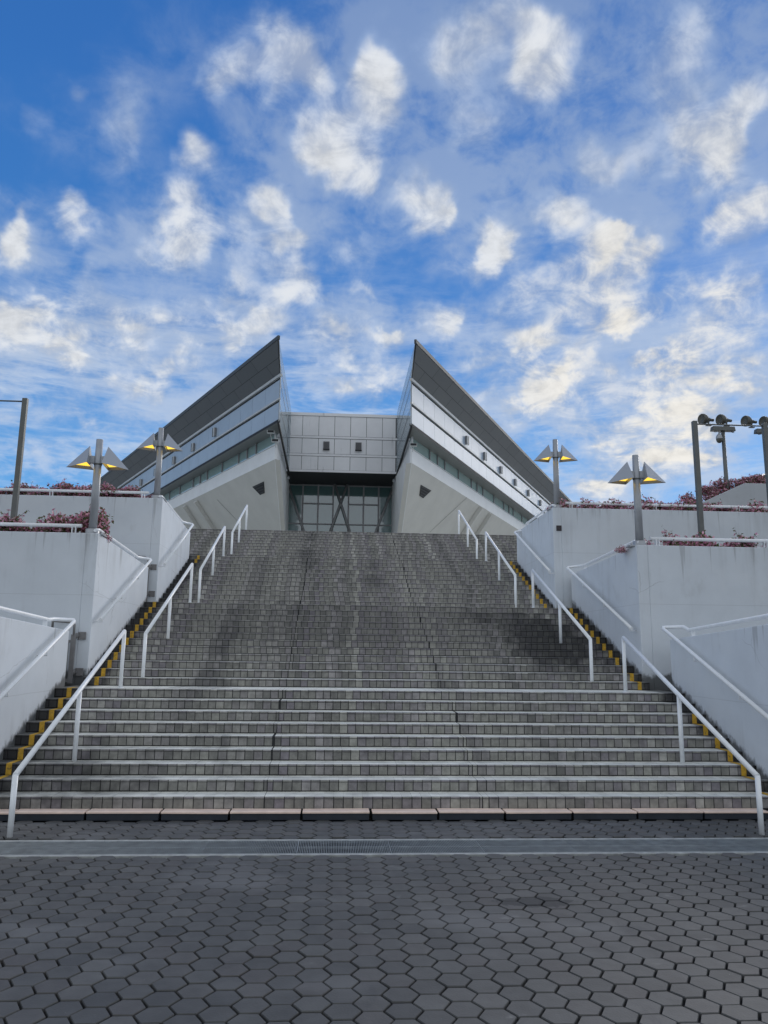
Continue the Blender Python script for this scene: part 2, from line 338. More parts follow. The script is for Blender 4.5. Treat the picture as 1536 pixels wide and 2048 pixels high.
M['black'] = mat('dark_void', (.01, .011, .012), .9)
M['wood'] = mat('sun_bleached_timber', (.86, .66, .55), .6, var=.15, vscale=5)
def grain(T, pos): return tsmooth(T, tnoise(T, pos, 30, (.05, 1, 1), 4), .45, .75, 0, .5)
tint_mask(M['wood'], (.80, .66, .57), grain)
M['navy'] = mat('dark_painted_board_edge', (.018, .024, .036), .55, var=.2, vscale=7)
M['soil'] = mat('planter_soil', (.035, .028, .022), .95, var=.4, vscale=9)
M['lamp'] = mat('grey_lamp_steel', (.36, .375, .40), .38, .2, var=.05, vscale=8)
M['shade'] = mat('grey_lamp_shade', (.36, .38, .41), .4, .2)
M['post'] = mat('dark_bronze_steel', (.13, .135, .13), .45, .2, var=.12, vscale=5)
M['horn'] = mat('olive_grey_horn', (.10, .098, .082), .5, var=.1, vscale=12)
M['cladding'] = mat('silver_cladding_panel', (.40, .47, .55), .4, .0, var=.05, vscale=1.1,
    island=('L', [(.31, .385, .475), (.355, .43, .525), (.335, .41, .50)]))
M['trim'] = mat('pale_metal_trim', (.50, .52, .53), .5, .0, var=.08, vscale=2)
M['reveal'] = mat('black_shadow_gap', (.012, .013, .016), .7)
M['soffit'] = mat('charcoal_roof_soffit', (.070, .080, .092), .45, .2,
    island=('L', [(.080, .089, .098), (.094, .103, .112), (.087, .096, .105)]))
M['edge'] = mat('charcoal_roof_edge', (.14, .15, .15), .5, .0)
M['roofedge'] = mat('dark_roof_edge_metal', (.055, .06, .062), .6)
M['render'] = mat('grey_soffit_render', (.54, .535, .51), .7, var=.06, vscale=.8)
M['bridgepan'] = mat('grey_bridge_panel', (.6, .6, .62), .5, .0, var=.05, vscale=.9,
    island=('L', [(.72, .715, .73), (.78, .775, .79), (.75, .745, .76)]))
def drip(T, pos):
    a = tnoise(T, pos, 2.2, (1, 1, .05)); b = tnoise(T, pos, .8, (1, 1, .5))
    return tsmooth(T, tmath(T, 'MULTIPLY', a, b), .30, .42, 0, .55)
tint_mask(M['bridgepan'], (.20, .19, .19), drip)
M['white_render'] = mat('white_pier_render', (.72, .735, .75), .7, var=.05, vscale=.8)
M['mullion'] = mat('grey_aluminium_mullion', (.25, .25, .26), .5, .1)
M['glass'] = mat('teal_facade_glass', (.26, .39, .39), .04, spec=.8)
M['glass'].node_tree.nodes['Principled BSDF'].inputs['IOR'].default_value = 2.4
M['glass2'] = mat('dark_doorway_glass', (.07, .145, .145), .05, spec=.7)
M['glass2'].node_tree.nodes['Principled BSDF'].inputs['IOR'].default_value = 2.1
M['slat'] = mat('dark_vent_slat', (.03, .032, .034), .6)
def fin_mat():
    m = bpy.data.materials.new('frosted_glass_fin'); m.use_nodes = True; T = m.node_tree
    b = T.nodes['Principled BSDF']; out = T.nodes['Material Output']
    b.inputs['Base Color'].default_value = (.55, .62, .66, 1); b.inputs['Roughness'].default_value = .15
    t = N(T, 'ShaderNodeBsdfTransparent'); t.inputs[0].default_value = (.80, .84, .86, 1)
    mx = N(T, 'ShaderNodeMixShader'); mx.inputs[0].default_value = .30
    T.links.new(t.outputs[0], mx.inputs[1]); T.links.new(b.outputs[0], mx.inputs[2]); T.links.new(mx.outputs[0], out.inputs[0])
    return m
M['fin'] = fin_mat()
M['glow'] = mat('lit_lamp_diffuser', (.9, .7, .2), .5)
_b = M['glow'].node_tree.nodes['Principled BSDF']; _b.inputs['Emission Color'].default_value = (1, .62, .05, 1); _b.inputs['Emission Strength'].default_value = 1.35
M['plaque'] = mat('dark_maroon_plaque', (.022, .016, .02), .35)
M['plaque_mark'] = mat('plaque_lettering', (.07, .05, .055), .5)
M['leaf'] = mat('bougainvillea_leaves', (.2, .1, .12), .6, var=.25, vscale=5,
    island=('C', [(.70, .30, .43), (.56, .25, .33), (.11, .13, .05), (.78, .44, .53), (.32, .18, .15), (.07, .095, .035), (.64, .26, .40), (.14, .15, .06), (.82, .54, .60)]))
_t = M['leaf'].node_tree; _o = _t.nodes['Material Output']; _p = _t.nodes['Principled BSDF']
_tr = _t.nodes.new('ShaderNodeBsdfTranslucent'); _mx = _t.nodes.new('ShaderNodeMixShader'); _mx.inputs[0].default_value = .35
_t.links.new(_p.inputs['Base Color'].links[0].from_socket, _tr.inputs[0])
_t.links.new(_p.outputs[0], _mx.inputs[1]); _t.links.new(_tr.outputs[0], _mx.inputs[2]); _t.links.new(_mx.outputs[0], _o.inputs[0])
M['twig'] = mat('woody_twig', (.06, .045, .035), .85)
M['darkgreen'] = mat('dark_plant_mass', (.030, .024, .018), .9, var=.4, vscale=14)

# ------------------------------------------------------------------ mesh builder
class MB:
    def __init__(s): s.v = []; s.f = []; s.smooth = []
    def quad(s, *p):
        i = len(s.v); s.v += [tuple(q) for q in p]; s.f.append(tuple(range(i, i + len(p)))); s.smooth.append(False); return s
    def hexa(s, p, sm=False):
        """8 corners: bottom ring 0-3, top ring 4-7"""
        i = len(s.v); s.v += [tuple(q) for q in p]
        for f in ((3, 2, 1, 0), (4, 5, 6, 7), (0, 1, 5, 4), (1, 2, 6, 5), (2, 3, 7, 6), (3, 0, 4, 7)):
            s.f.append(tuple(i + k for k in f)); s.smooth.append(sm)
        return s
    def box(s, x0, x1, y0, y1, z0, z1):
        return s.hexa([(x0, y0, z0), (x1, y0, z0), (x1, y1, z0), (x0, y1, z0), (x0, y0, z1), (x1, y0, z1), (x1, y1, z1), (x0, y1, z1)])
    def prism(s, poly, d):
        """extrude a planar polygon by vector d"""
        n = len(poly); i = len(s.v); d = Vector(d)
        s.v += [tuple(p) for p in poly] + [tuple(Vector(p) + d) for p in poly]
        s.f.append(tuple(i + k for k in range(n))[::-1]); s.f.append(tuple(i + n + k for k in range(n))); s.smooth += [False, False]
        for k in range(n):
            s.f.append((i + k, i + (k + 1) % n, i + n + (k + 1) % n, i + n + k)); s.smooth.append(False)
        return s
    def tube(s, pts, r, seg=12, caps=True):
        pts = [Vector(p) for p in pts]; n = len(pts); i0 = len(s.v)
        rs = r if isinstance(r, (list, tuple)) else [r] * n
        T = []
        for k in range(n):
            a = (pts[k] - pts[k - 1]).normalized() if k else None; b = (pts[k + 1] - pts[k]).normalized() if k < n - 1 else None
            T.append((a, b))
        up = None
        for k in range(n):
            a, b = T[k]; t = ((a or b) + (b or a)).normalized()
            ref = a or b
            if up is None:
                up = Vector((0, 0, 1)) if abs(ref.z) < .9 else Vector((0, 1, 0))
            e1 = ref.cross(up).normalized(); e2 = e1.cross(ref).normalized(); up = e2
            for q in range(seg):
                an = 2 * math.pi * q / seg; o = e1 * math.cos(an) * rs[k] + e2 * math.sin(an) * rs[k]
                o = o - ref * (o.dot(t) / ref.dot(t)) if abs(ref.dot(t)) > .3 else o   # mitre
                s.v.append(tuple(pts[k] + o))
            if b is not None and a is not None:
                ax = a.cross(b)
                if ax.length > 1e-6: up = Matrix.Rotation(a.angle(b), 3, ax.normalized()) @ up
        for k in range(n - 1):
            for q in range(seg):
                A = i0 + k * seg + q; B = i0 + k * seg + (q + 1) % seg
                s.f.append((A, B, B + seg, A + seg)); s.smooth.append(True)
        if caps:
            s.f.append(tuple(i0 + q for q in range(seg))[::-1]); s.f.append(tuple(i0 + (n - 1) * seg + q for q in range(seg))); s.smooth += [False, False]
        return s
    def lathe(s, prof, origin, axis, seg=18):
        """profile (distance along axis, radius)"""
        axis = Vector(axis).normalized(); ref = Vector((0, 0, 1)) if abs(axis.z) < .9 else Vector((1, 0, 0))
        e1 = axis.cross(ref).normalized(); e2 = e1.cross(axis); o = Vector(origin); i0 = len(s.v)
        for d, r in prof:
            for q in range(seg):
                an = 2 * math.pi * q / seg; s.v.append(tuple(o + axis * d + (e1 * math.cos(an) + e2 * math.sin(an)) * r))
        for k in range(len(prof) - 1):
            for q in range(seg):
                A = i0 + k * seg + q; B = i0 + k * seg + (q + 1) % seg
                s.f.append((A, A + seg, B + seg, B)); s.smooth.append(True)
        return s
    def build(s, name, m, parent=None, origin=None, bevel=0, hide=False):
        o0 = Vector(origin) if origin is not None else (root_loc(parent) if parent else Vector((0, 0, 0)))
        me = bpy.data.meshes.new(name); me.from_pydata([tuple(Vector(p) - o0) for p in s.v], [], s.f)
        me.polygons.foreach_set('use_smooth', s.smooth); me.validate(); me.update()
        me.materials.append(m if not isinstance(m, str) else M[m])
        o = bpy.data.objects.new(name, me); COL.objects.link(o)
        if parent: o.parent = parent
        else: o.location = o0
        if bevel:
            b = o.modifiers.new('bevel', 'BEVEL'); b.width = bevel; b.segments = 2; b.limit_method = 'ANGLE'; b.angle_limit = R(40)
        return o
def root_loc(o):
    l = Vector((0, 0, 0))
    while o: l = l + o.location; o = o.parent
    return l
def tag(o, label, cat, group=None, kind=None):
    if label: o['label'] = label
    if cat: o['category'] = cat
    if group: o['group'] = group
    if kind: o['kind'] = kind
    return o
def thing(name, label, cat, loc=(0, 0, 0), group=None):
    o = bpy.data.objects.new(name, None); COL.objects.link(o); o.location = loc; o.empty_display_size = .3
    return tag(o, label, cat, group)
def structure(o): o['kind'] = 'structure'; return o
def copy_tree(o, parent=None):
    c = o.copy(); COL.objects.link(c); c.parent = parent
    for ch in o.children: copy_tree(ch, c)
    return c

# ------------------------------------------------------------------ stair levels
ZG = -0.09
D1, T1, T2, T3, T4, L1, L2, L3 = 10.439, .364, .368, .371, .381, 1.032, .918, .697
RA, RB, RC, RD = .15, .1455, .152, .1456
NOS = [None]
_y, _z = D1, .15
for k in range(1, 43):
    if k > 1:
        _y += L1 if k == 10 else L2 if k == 22 else L3 if k == 33 else T1 if k < 10 else T2 if k < 22 else T3 if k < 33 else T4
        _z += RA if k <= 9 else RB if k <= 21 else RC if k <= 32 else RD
    NOS.append((_y, _z))
TOPZ, TOPY = NOS[42][1], NOS[42][0]
# x extents of the four flights (left, right)
FX = {1: (-4.60, 6.12), 2: (-4.47, 5.93), 3: (-4.33, 5.55), 4: (-9.0, 11.0)}
def flight_of(k): return 1 if k <= 9 else 2 if k <= 21 else 3 if k <= 32 else 4

# ------------------------------------------------------------------ ground
g = MB().quad((-400, -200, ZG - .03), (400, -200, ZG - .03), (400, 600, ZG - .03), (-400, 600, ZG - .03))
structure(g.build('ground', 'ground'))
def paving():
    Rr, mb = .1213, MB(); s3 = math.sqrt(3)
    x0, x1, y0, y1 = -9, 11, -3, 10.16
    DR0, DR1 = 8.53, 9.23
    ni = int((x1 - x0) / (1.5 * Rr))
    for i in range(ni):
        cx = x0 + i * 1.5 * Rr
        j = 0
        while True:
            cy = y0 + (j + (.5 if i % 2 else 0)) * s3 * Rr; j += 1
            if cy > y1: break
            if cy > DR0 - .13 and cy < DR1 + .13 and not (cy < DR0 or cy > DR1): continue
            rr = Rr - .0074 - rnd.random() * .003; rot = rnd.gauss(0, .012)
            ox, oy = rnd.gauss(0, .0012), rnd.gauss(0, .0012)
            tx, ty = rnd.gauss(0, .008), rnd.gauss(0, .008); hz = ZG + rnd.gauss(0, .0015)
            def ring(r, dz):
                out = []
                for q in range(6):
                    a = math.pi / 3 * q + rot; px = cx + ox + r * math.cos(a); py = cy + oy + r * math.sin(a)
                    if cy < (DR0 + DR1) / 2: py = min(py, DR0)
                    else: py = max(py, DR1)
                    out.append((px, py, hz + dz + tx * r * math.cos(a) + ty * r * math.sin(a)))
                return out
            b = ring(rr, -.03); m_ = ring(rr, -.006); t = ring(rr - .0035, 0)
            i0 = len(mb.v); mb.v += b + m_ + t
            for q in range(6):
                n_ = (q + 1) % 6
                mb.f.append((i0 + q, i0 + n_, i0 + 6 + n_, i0 + 6 + q)); mb.f.append((i0 + 6 + q, i0 + 6 + n_, i0 + 12 + n_, i0 + 12 + q)); mb.smooth += [False, False]
            mb.f.append(tuple(i0 + 12 + q for q in range(6))); mb.smooth.append(False)
    structure(mb.build('paving', 'hex'))
paving()
mb = MB()
mb.box(-9, 11, 8.535, 8.60, ZG - .06, ZG - .002); mb.box(-9, 11, 9.165, 9.225, ZG - .06, ZG - .001)
structure(mb.build('drain_kerb', 'kerb', bevel=.004))

# drain grating: one steel panel per metre
def drains():
    y0, y1 = 8.603, 9.162
    g = thing('drain_grate', None, None, (0, 8.88, ZG))
    bars = MB(); p = .0182; n = int(.985 / p)
    for i in range(n):
        x = -.4925 + i * p
        bars.box(x, x + .0065, y0 + .012, y1 - .012, ZG - .03, ZG - .003)
    bars.box(-.4925, .4925, y0, y0 + .012, ZG - .03, ZG - .002); bars.box(-.4925, .4925, y1 - .012, y1, ZG - .03, ZG - .002)
    bars.box(-.4925, .4925, 8.878, 8.886, ZG - .028, ZG - .0025)
    bars.box(-.4985, -.4925, y0, y1, ZG - .03, ZG - .002); bars.box(.4865, .4925, y0 + .012, y1 - .012, ZG - .029, ZG - .0025)
    bars.build('grate_bars', 'zinc', g)
    MB().box(-.5, .5, y0, y1, ZG - .062, ZG - .048).build('drain_channel', 'black', g)
    for i in range(-6, 9):
        o = g if i == -6 else copy_tree(g)
        o.location.x = i + .15
        tag(o, 'slotted galvanised drain grating section in the line across the paving', 'drain grate', 'drain gratings across the paving')
drains()

# timber boards along the foot of the stairs
def boards():
    xs = [-4.56, -3.90, -3.02, -2.11, -1.26, -.36, .52, 1.37, 2.23, 3.11, 3.96, 4.84, 5.72]
    names = ['cut short against the left wall', 'pale board behind the foot of the left handrail', 'third timber step board from the left wall', 'fourth timber step board from the left wall',
             'fifth timber step board from the left wall', 'timber step board just left of the broken joint', 'timber step board just right of the broken joint', 'sixth timber step board from the right wall',
             'fifth timber step board from the right wall', 'fourth timber step board from the right wall', 'timber step board with a brown stained end', 'board behind the foot of the right handrail']
    for i in range(12):
        a, b = xs[i] + .012, xs[i + 1] - .012
        if i == 5: b -= .012
        sk = rnd.uniform(-.012, .012); dz = rnd.uniform(-.004, .004); sl = rnd.uniform(-.006, .006)
        t = thing('step_board', 'bleached ' + names[i] if 'board' in names[i] else 'bleached timber step board ' + names[i], 'board', ((a + b) / 2, 10.16, ZG), 'timber boards along the foot of the stairs')
        zt = .012 + dz
        top = MB().hexa([(a, 10.19 + sk, zt - .022), (b, 10.19 - sk, zt - .022 + sl), (b, 10.425, zt - .022 + sl), (a, 10.425, zt - .022),
                         (a, 10.19 + sk, zt), (b, 10.19 - sk, zt + sl), (b, 10.425, zt - .004 + sl), (a, 10.425, zt - .004)])
        top.build('board_top', 'wood', t, bevel=.004)
        fr = MB().hexa([(a + .004, 10.205 + sk, ZG), (b - .004, 10.205 - sk, ZG), (b - .004, 10.40, ZG), (a + .004, 10.40, ZG),
                        (a + .004, 10.205 + sk, zt - .023), (b - .004, 10.205 - sk, zt - .023 + sl), (b - .004, 10.40, zt - .023 + sl), (a + .004, 10.40, zt - .023)])
        fr.build('board_edge', 'navy', t, bevel=.003)
boards()

# ------------------------------------------------------------------ staircase
def staircase():
    root = thing('grand_staircase', 'wide grey tiled outdoor staircase rising in four flights between white walls', 'stairs', (.7, 10.4, ZG))
    P = .1265
    for fl, (ka, kb) in {1: (1, 9), 2: (10, 21), 3: (22, 32), 4: (33, 42)}.items():
        xl, xr = FX[fl]
        body, steps = MB(), []
        for k in range(ka, kb + 1):
            y, z = NOS[k]; zp = NOS[k - 1][1] if k > 1 else ZG
            yn = NOS[k + 1][0] if k < 42 else y + 1.0
            body.box(xl, xr, y, yn, zp - .35, z - .004)
            x = xl - rnd.random() * P; ris, tre = MB(), MB(); steps.append((ris, tre))
            zb = max(zp, -.01)
            # riser tiles with a thin nosing row above
            cuts = []
            while x < xr:
                cuts.append(x); x += P * rnd.uniform(.97, 1.03)
            for xj in (-.85, 1.98): cuts.append(xj + .006 * rnd.random())      # expansion joints
            cuts.sort(); cuts.append(xr)
            for x, xe in zip(cuts, cuts[1:]):
                isj = min(abs(x - .85 + 1.70), abs(x - 1.983), abs(xe + .847), abs(xe - 1.983)) < .004
                jw = rnd.random() * .004 + (.004 if isj else 0); a, b = max(x + .0035 + jw * .5, xl), min(xe - .003 - jw * .5, xr)
                if b - a < .02: continue
                dy = .004 + rnd.random() * .003
                t0, t1 = zb + .013, z - .029
                i0 = len(ris.v); ch = .004
                ris.v += [(a, y, t0), (b, y, t0), (b, y, t1), (a, y, t1), (a + ch, y - dy, t0 + ch), (b - ch, y - dy, t0 + ch), (b - ch, y - dy, t1 - ch), (a + ch, y - dy, t1 - ch)]
                for f in ((4, 5, 6, 7), (0, 1, 5, 4), (1, 2, 6, 5), (2, 3, 7, 6), (3, 0, 4, 7)): ris.f.append(tuple(i0 + q for q in f)); ris.smooth.append(False)
                # nosing row: dark bull-nosed lip above, pale tread tile behind it
                i0 = len(ris.v); dz = rnd.random() * .0015; fr = .008 + rnd.random() * .002
                if rnd.random() < .012: fr = .001
                ris.v += [(a, y - fr, z - .021), (b, y - fr, z - .021), (b, y - fr, z - .006 + dz), (a, y - fr, z - .006 + dz), (b, y + .004, z + dz - .001), (a, y + .004, z + dz - .001), (a, y, z - .021), (b, y, z - .021)]
                for f in ((0, 1, 2, 3), (3, 2, 4, 5), (6, 7, 1, 0), (0, 3, 5, 6), (1, 7, 4, 2)): ris.f.append(tuple(i0 + q for q in f)); ris.smooth.append(False)
                ln = min(yn - y - .006, .185); ta, tb = a - .0045, b + .004
                tre.quad((ta, y + .005, z + dz), (tb, y + .005, z + dz), (tb, y + ln, z + dz), (ta, y + ln, z + dz))
                if yn - y - ln > .05:
                    yy = y + ln + .006
                    while yy < yn - .03:
                        ye = min(yy + .19, yn - .004)
                        tre.quad((ta, yy, z + dz), (tb, yy, z + dz), (tb, ye, z + dz), (ta, ye, z + dz)); yy = ye + .006
                        if yy - y > 1.4: break
        if fl < 4:      # level gangway leading off behind the lower planters
            y, z = NOS[kb]
            body.box(-14, xl, y, NOS[kb + 1][0] + .2, z - .3, z - .006); body.box(xr, 14, y, NOS[kb + 1][0] + .2, z - .3, z - .006)
        fo = body.build('flight', 'grout', root)
        for ris, tre in steps:
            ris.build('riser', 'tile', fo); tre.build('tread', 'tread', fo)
        # yellow warning stripe up each side
        if fl <= 3:
            offs = (.20, .16)
            for sx in (0, 1):
                for k in range(ka, kb + 1):
                    st = MB()
                    if rnd.random() < .04 or (fl == 3 and sx == 0 and k < 31): continue
                    y, z = NOS[k]; zp = max(NOS[k - 1][1] if k > 1 else ZG, .0); yn = NOS[k + 1][0]
                    xa = xl + offs[0] if sx == 0 else xr - offs[1] - .075
                    top = z + .0055
                    st.box(xa, xa + .075, y - .0125, y - .0095, zp + .006, top)
                    if rnd.random() < .8: st.box(xa, xa + .075, y - .0095, min(y + .3, yn - .012), z + .0035, top)
                    st.build('edge_stripe', 'yellow', fo)
staircase()
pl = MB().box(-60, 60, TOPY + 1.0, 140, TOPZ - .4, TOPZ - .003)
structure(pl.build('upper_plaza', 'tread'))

# ------------------------------------------------------------------ planters
OUT = 15.0
def planter(side, lvl, xin, y0, y1, zt0, zt1, zb, m, label, outx=OUT):
    """white concrete planter beside the stairs: side -1 left, +1 right; inner wall along the stairs at x = xin"""
    root = thing('planter_wall', label, 'planter', (xin + side * 1.0, (y0 + y1) / 2, zb), 'white concrete planters stepping up beside the stairs')
    th = .22; xo = side * outx; X = lambda d: xin + side * d
    mb = MB()
    # inner wall (top slopes gently)
    mb.prism([(X(0), y0, zb), (X(0), y1, zb), (X(0), y1, zt1), (X(0), y0, zt0)], (side * th, 0, 0))
    # front wall butted behind inner wall
    mb.prism([(X(th), y0, zb), (xo, y0, zb), (xo, y0, zt0), (X(th), y0, zt0)], (0, th, 0))
    # far end wall
    mb.prism([(X(th), y1, zb), (xo, y1, zb), (xo, y1, zt1), (X(th), y1, zt1)], (0, -th, 0))
    mb.build('wall', m, root, bevel=.012)
    so = MB().quad((X(th), y0 + th, zt0 - .12), (xo, y0 + th, zt0 - .12), (xo, y1 - th, zt1 - .12), (X(th), y1 - th, zt1 - .12))
    so.build('soil', 'soil', root)
    return root
LOWF = 9.25
planter(-1, 1, FX[1][0], LOWF, 13.82, 2.50, 2.30, -.12, 'wall1', 'lowest white planter on the left, at the frame edge beside the bottom flight')
planter(1, 1, FX[1][1], LOWF, 13.84, 2.52, 2.28, -.12, 'wall1', 'lowest white planter on the right, at the frame edge beside the bottom flight')
planter(-1, 2, FX[2][0], 14.58, 18.62, 4.14, 3.93, 1.2, 'wall2', 'middle white planter on the left, below the nearer left lamp')
planter(1, 2, FX[2][1], 14.69, 18.98, 4.14, 3.97, 1.2, 'wall2', 'middle white planter on the right, below the nearer right lamp')
planter(-1, 3, FX[3][0], 19.0, 22.85, 5.70, 5.43, 3.0, 'wall3', 'highest white planter on the left, below the farther left lamp')
planter(1, 3, FX[3][1], 19.13, 23.1, 5.72, 5.68, 3.0, 'wall3', 'highest white planter on the right, with the small dark plaque', 17)
# stepped wall with a sloping top further back on the right
rp = thing('planter_wall', 'small white planter with a sloping top behind the right banner frame', 'planter', (14, 23.6, 5.0))
MB().prism([(10.3, 23.4, 5.0), (19, 23.4, 5.0), (19, 23.4, 7.50), (13.13, 23.4, 7.50), (11.85, 23.4, 6.91), (10.3, 23.4, 6.2)], (0, .3, 0)).build('wall', 'wall3', rp, bevel=.012)

# ------------------------------------------------------------------ railings
def pipe(mb, pts, r=.034): mb.tube(pts, r, 12)
def wall_rail(side, xin, y0, y1, zt0, zt1, ylow, zlow, ybend, zbend, label, hi=.13):
    """pipe along the wall top that turns at the far end and comes back down the wall as a handrail"""
    root = thing('wall_handrail', label, 'handrail', (xin, (y0 + y1) / 2, zt0), 'white pipe rails on the planter walls')
    X = lambda d: xin + side * d
    z = lambda y: zt0 + (zt1 - zt0) * (y - y0) / (y1 - y0)
    mb = MB()
    xa, xb = X(.10), X(-.15)
    pipe(mb, [(xa, y0 + .12, z(y0) + hi - .06), (xa, y0 + .34, z(y0 + .34) + hi), (xa, ybend - .55, z(ybend - .5) + hi), (xa - side * .02, ybend - .38, zbend), (xb + side * .035, ybend, zbend), (xb, ybend - .06, zbend - .03), (xb, ylow, zlow)], .032)
    mb.build('rail', 'rail', root)
    n = max(2, int((y1 - y0) / 1.6))
    for i in range(n):
        y = y0 + .8 + (ybend - .7 - y0 - .8) * i / (n - 1)
        MB().box(xa - .035, xa + .035, y - .008, y + .008, z(y) - .004, z(y) + hi - .02).build('post', 'rail', root)
    m_ = 3
    for i in range(m_):
        f = (i + .12) / m_ if i else .03
        y = ylow + (ybend - ylow) * f; zz = zlow + (zbend - .03 - zlow) * f
        MB().tube([(xb, y, zz - .03), (xb, y, zz - .085), (X(.002), y, zz - .085)], .010, 8).build('bracket', 'rail', root)
wall_rail(-1, FX[1][0], LOWF, 13.82, 2.50, 2.30, 9.6, .82, 13.62, 2.48, 'white pipe handrail down the lowest left planter wall')
wall_rail(1, FX[1][1], LOWF, 13.84, 2.52, 2.28, 9.7, .86, 13.80, 2.50, 'white pipe handrail down the lowest right planter wall')
wall_rail(-1, FX[2][0], 14.58, 18.62, 4.14, 3.93, 14.62, 2.53, 18.22, 4.08, 'white pipe handrail down the middle left planter wall')
wall_rail(1, FX[2][1], 14.69, 18.98, 4.14, 3.97, 14.75, 2.50, 18.82, 4.14, 'white pipe handrail down the middle right planter wall')
wall_rail(-1, FX[3][0], 19.0, 22.85, 5.70, 5.43, 18.98, 4.05, 22.42, 5.61, 'white pipe handrail down the highest left planter wall')
wall_rail(1, FX[3][1], 19.13, 23.1, 5.72, 5.68, 19.0, 4.05, 22.75, 5.64, 'white pipe handrail down the highest right planter wall')

def front_rail(x0, x1, y, zt, label, hi=.165):
    root = thing('parapet_rail', label, 'railing', ((x0 + x1) / 2, y, zt), 'white pipe rails along the planter fronts')
    s = 1 if x1 > x0 else -1
    MB().tube([(x0, y, zt + hi), (x1, y, zt + hi)], .036, 12).build('rail', 'rail', root)
    x = x0 + s * .14
    while abs(x - x0) < abs(x1 - x0):
        for d in (-.035, .03): MB().box(x + d, x + d + .012, y - .035, y + .035, zt - .004, zt + hi - .02).build('post', 'rail', root)
        x += s * 2.25
front_rail(-4.86, -13, 14.80, 4.14, 'white pipe rail before the lower left pink bushes')
front_rail(6.30, 13, 14.90, 4.14, 'white pipe rail before the lower right pink bushes')
front_rail(-4.72, -14, 19.2, 5.70, 'white pipe rail before the upper left pink bushes')
front_rail(5.95, 16, 19.33, 5.72, 'white pipe rail before the upper right pink bushes')

def stair_rail(x, y0, z0, f0, y1, z1, f1, ym, fm, label):
    root = thing('stair_handrail', label, 'handrail', (x, y0, f0), 'freestanding white handrails on the stairs')
    r = .0335
    zm = z0 + (z1 - z0) * (ym - y0) / (y1 - y0)
    MB().tube([(x, y0, z0), (x, y1, z1)], r, 14).build('rail', 'rail', root)
    for y, a, b in ((y0, f0, z0), (ym, fm, zm - .02), (y1, f1, z1 - .005)):
        p = MB(); p.tube([(x, y, a), (x, y, b)], r * .97, 14)
        if a > -.05 and y == y1: p.tube([(x, y, a), (x, y, a + .012)], r * 1.5, 14)
        p.build('post', 'rail', root)
Z = lambda k: NOS[k][1]
for s, (xa, xb, xc, xd) in ((0, (-3.58, -3.436, -3.371, -3.33)), (1, (5.135, 4.839, 4.594, 4.40))):
    w = ('left', 'right')[s]
    stair_rail(xa, 9.36, .575, ZG, 13.52, 2.30, Z(9), 11.40, Z(3), 'freestanding white handrail on the %s of the bottom flight' % w)
    stair_rail(xb, 14.42, 2.28, Z(9), 18.56, 4.02, Z(21), 16.35, Z(15), 'freestanding white handrail on the %s of the second flight' % w)
    stair_rail(xc, 19.36, 3.97, Z(21), 23.12, 5.66, Z(32), 21.28, Z(27), 'freestanding white handrail on the %s of the third flight' % w)
    t_ = at(*((495.2, 1011), (914.5, 1021.4))[s], 'y', 27.35); b_ = at(*((463.4, 1064.6), (956.9, 1079))[s], 'y', 23.85)
    stair_rail((t_.x + b_.x) / 2, 23.85, b_.z, Z(32), 27.35, t_.z, TOPZ, 25.5, Z(37), 'freestanding white handrail on the %s of the topmost flight' % w)

# ------------------------------------------------------------------ side gates
def gate(x, y, z0, w, label):
    """barred gate standing open, flat in front of the next planter; hinged at x, reaching w to the left"""
    root = thing('side_gate', label, 'gate', (x, y, z0), 'steel gates between the left planters')
    b = .02; za, zb_ = z0 + .05, z0 + .80
    fr = MB()
    fr.box(x - .17, x - .09, y - b, y + b, za - .02, zb_ + .10)
    fr.box(x - w, x - w + .04, y - b, y + b, za - .02, zb_)
    fr.box(x - w + .04, x - .17, y - b * .9, y + b * .9, zb_ - .05, zb_); fr.box(x - w + .04, x - .17, y - b * .9, y + b * .9, za, za + .06)
    fr.build('frame', 'gate', root, bevel=.003)
    n = int((w - .21) / .07)
    for i in range(n):
        xx = x - .17 - (w - .21) * (i + .6) / n
        MB().tube([(xx, y, za + .055), (xx, y, zb_ - .045)], .009, 8).build('bar', 'gate', root)
    for zz in (za + .18, zb_ + .08):
        h = MB().box(x - .08, x + .06, y + .085, y + .10, zz - .07, zz + .07); h.tube([(x - .09, y + .03, zz - .05), (x - .09, y + .03, zz + .05)], .022, 10)
        h.box(x - .09, x - .05, y + .03, y + .086, zz - .015, zz + .015)
        for sx in (-.055, .035):
            for sz in (-.05, .05): h.lathe([(0, .011), (.012, .011), (.0125, 0)], (x + sx, y + .086, zz + sz), (0, -1, 0), 8)
        h.build('hinge', 'gate', root)
    MB().tube([(x - .13, y, zb_ + .08), (x - .13, y, zb_ + .27), (x - .22, y, zb_ + .32), (x - .52, y, zb_ + .34), (x - .52, y, zb_ + .22)], .022, 10).build('latch_bar', 'gate', root)
gate(-4.60, 14.46, NOS[9][1], .95, 'brown steel gate standing open between the lowest and middle left planters')
gate(-4.43, 18.90, NOS[21][1], .6, 'small brown steel gate between the middle and highest left planters')

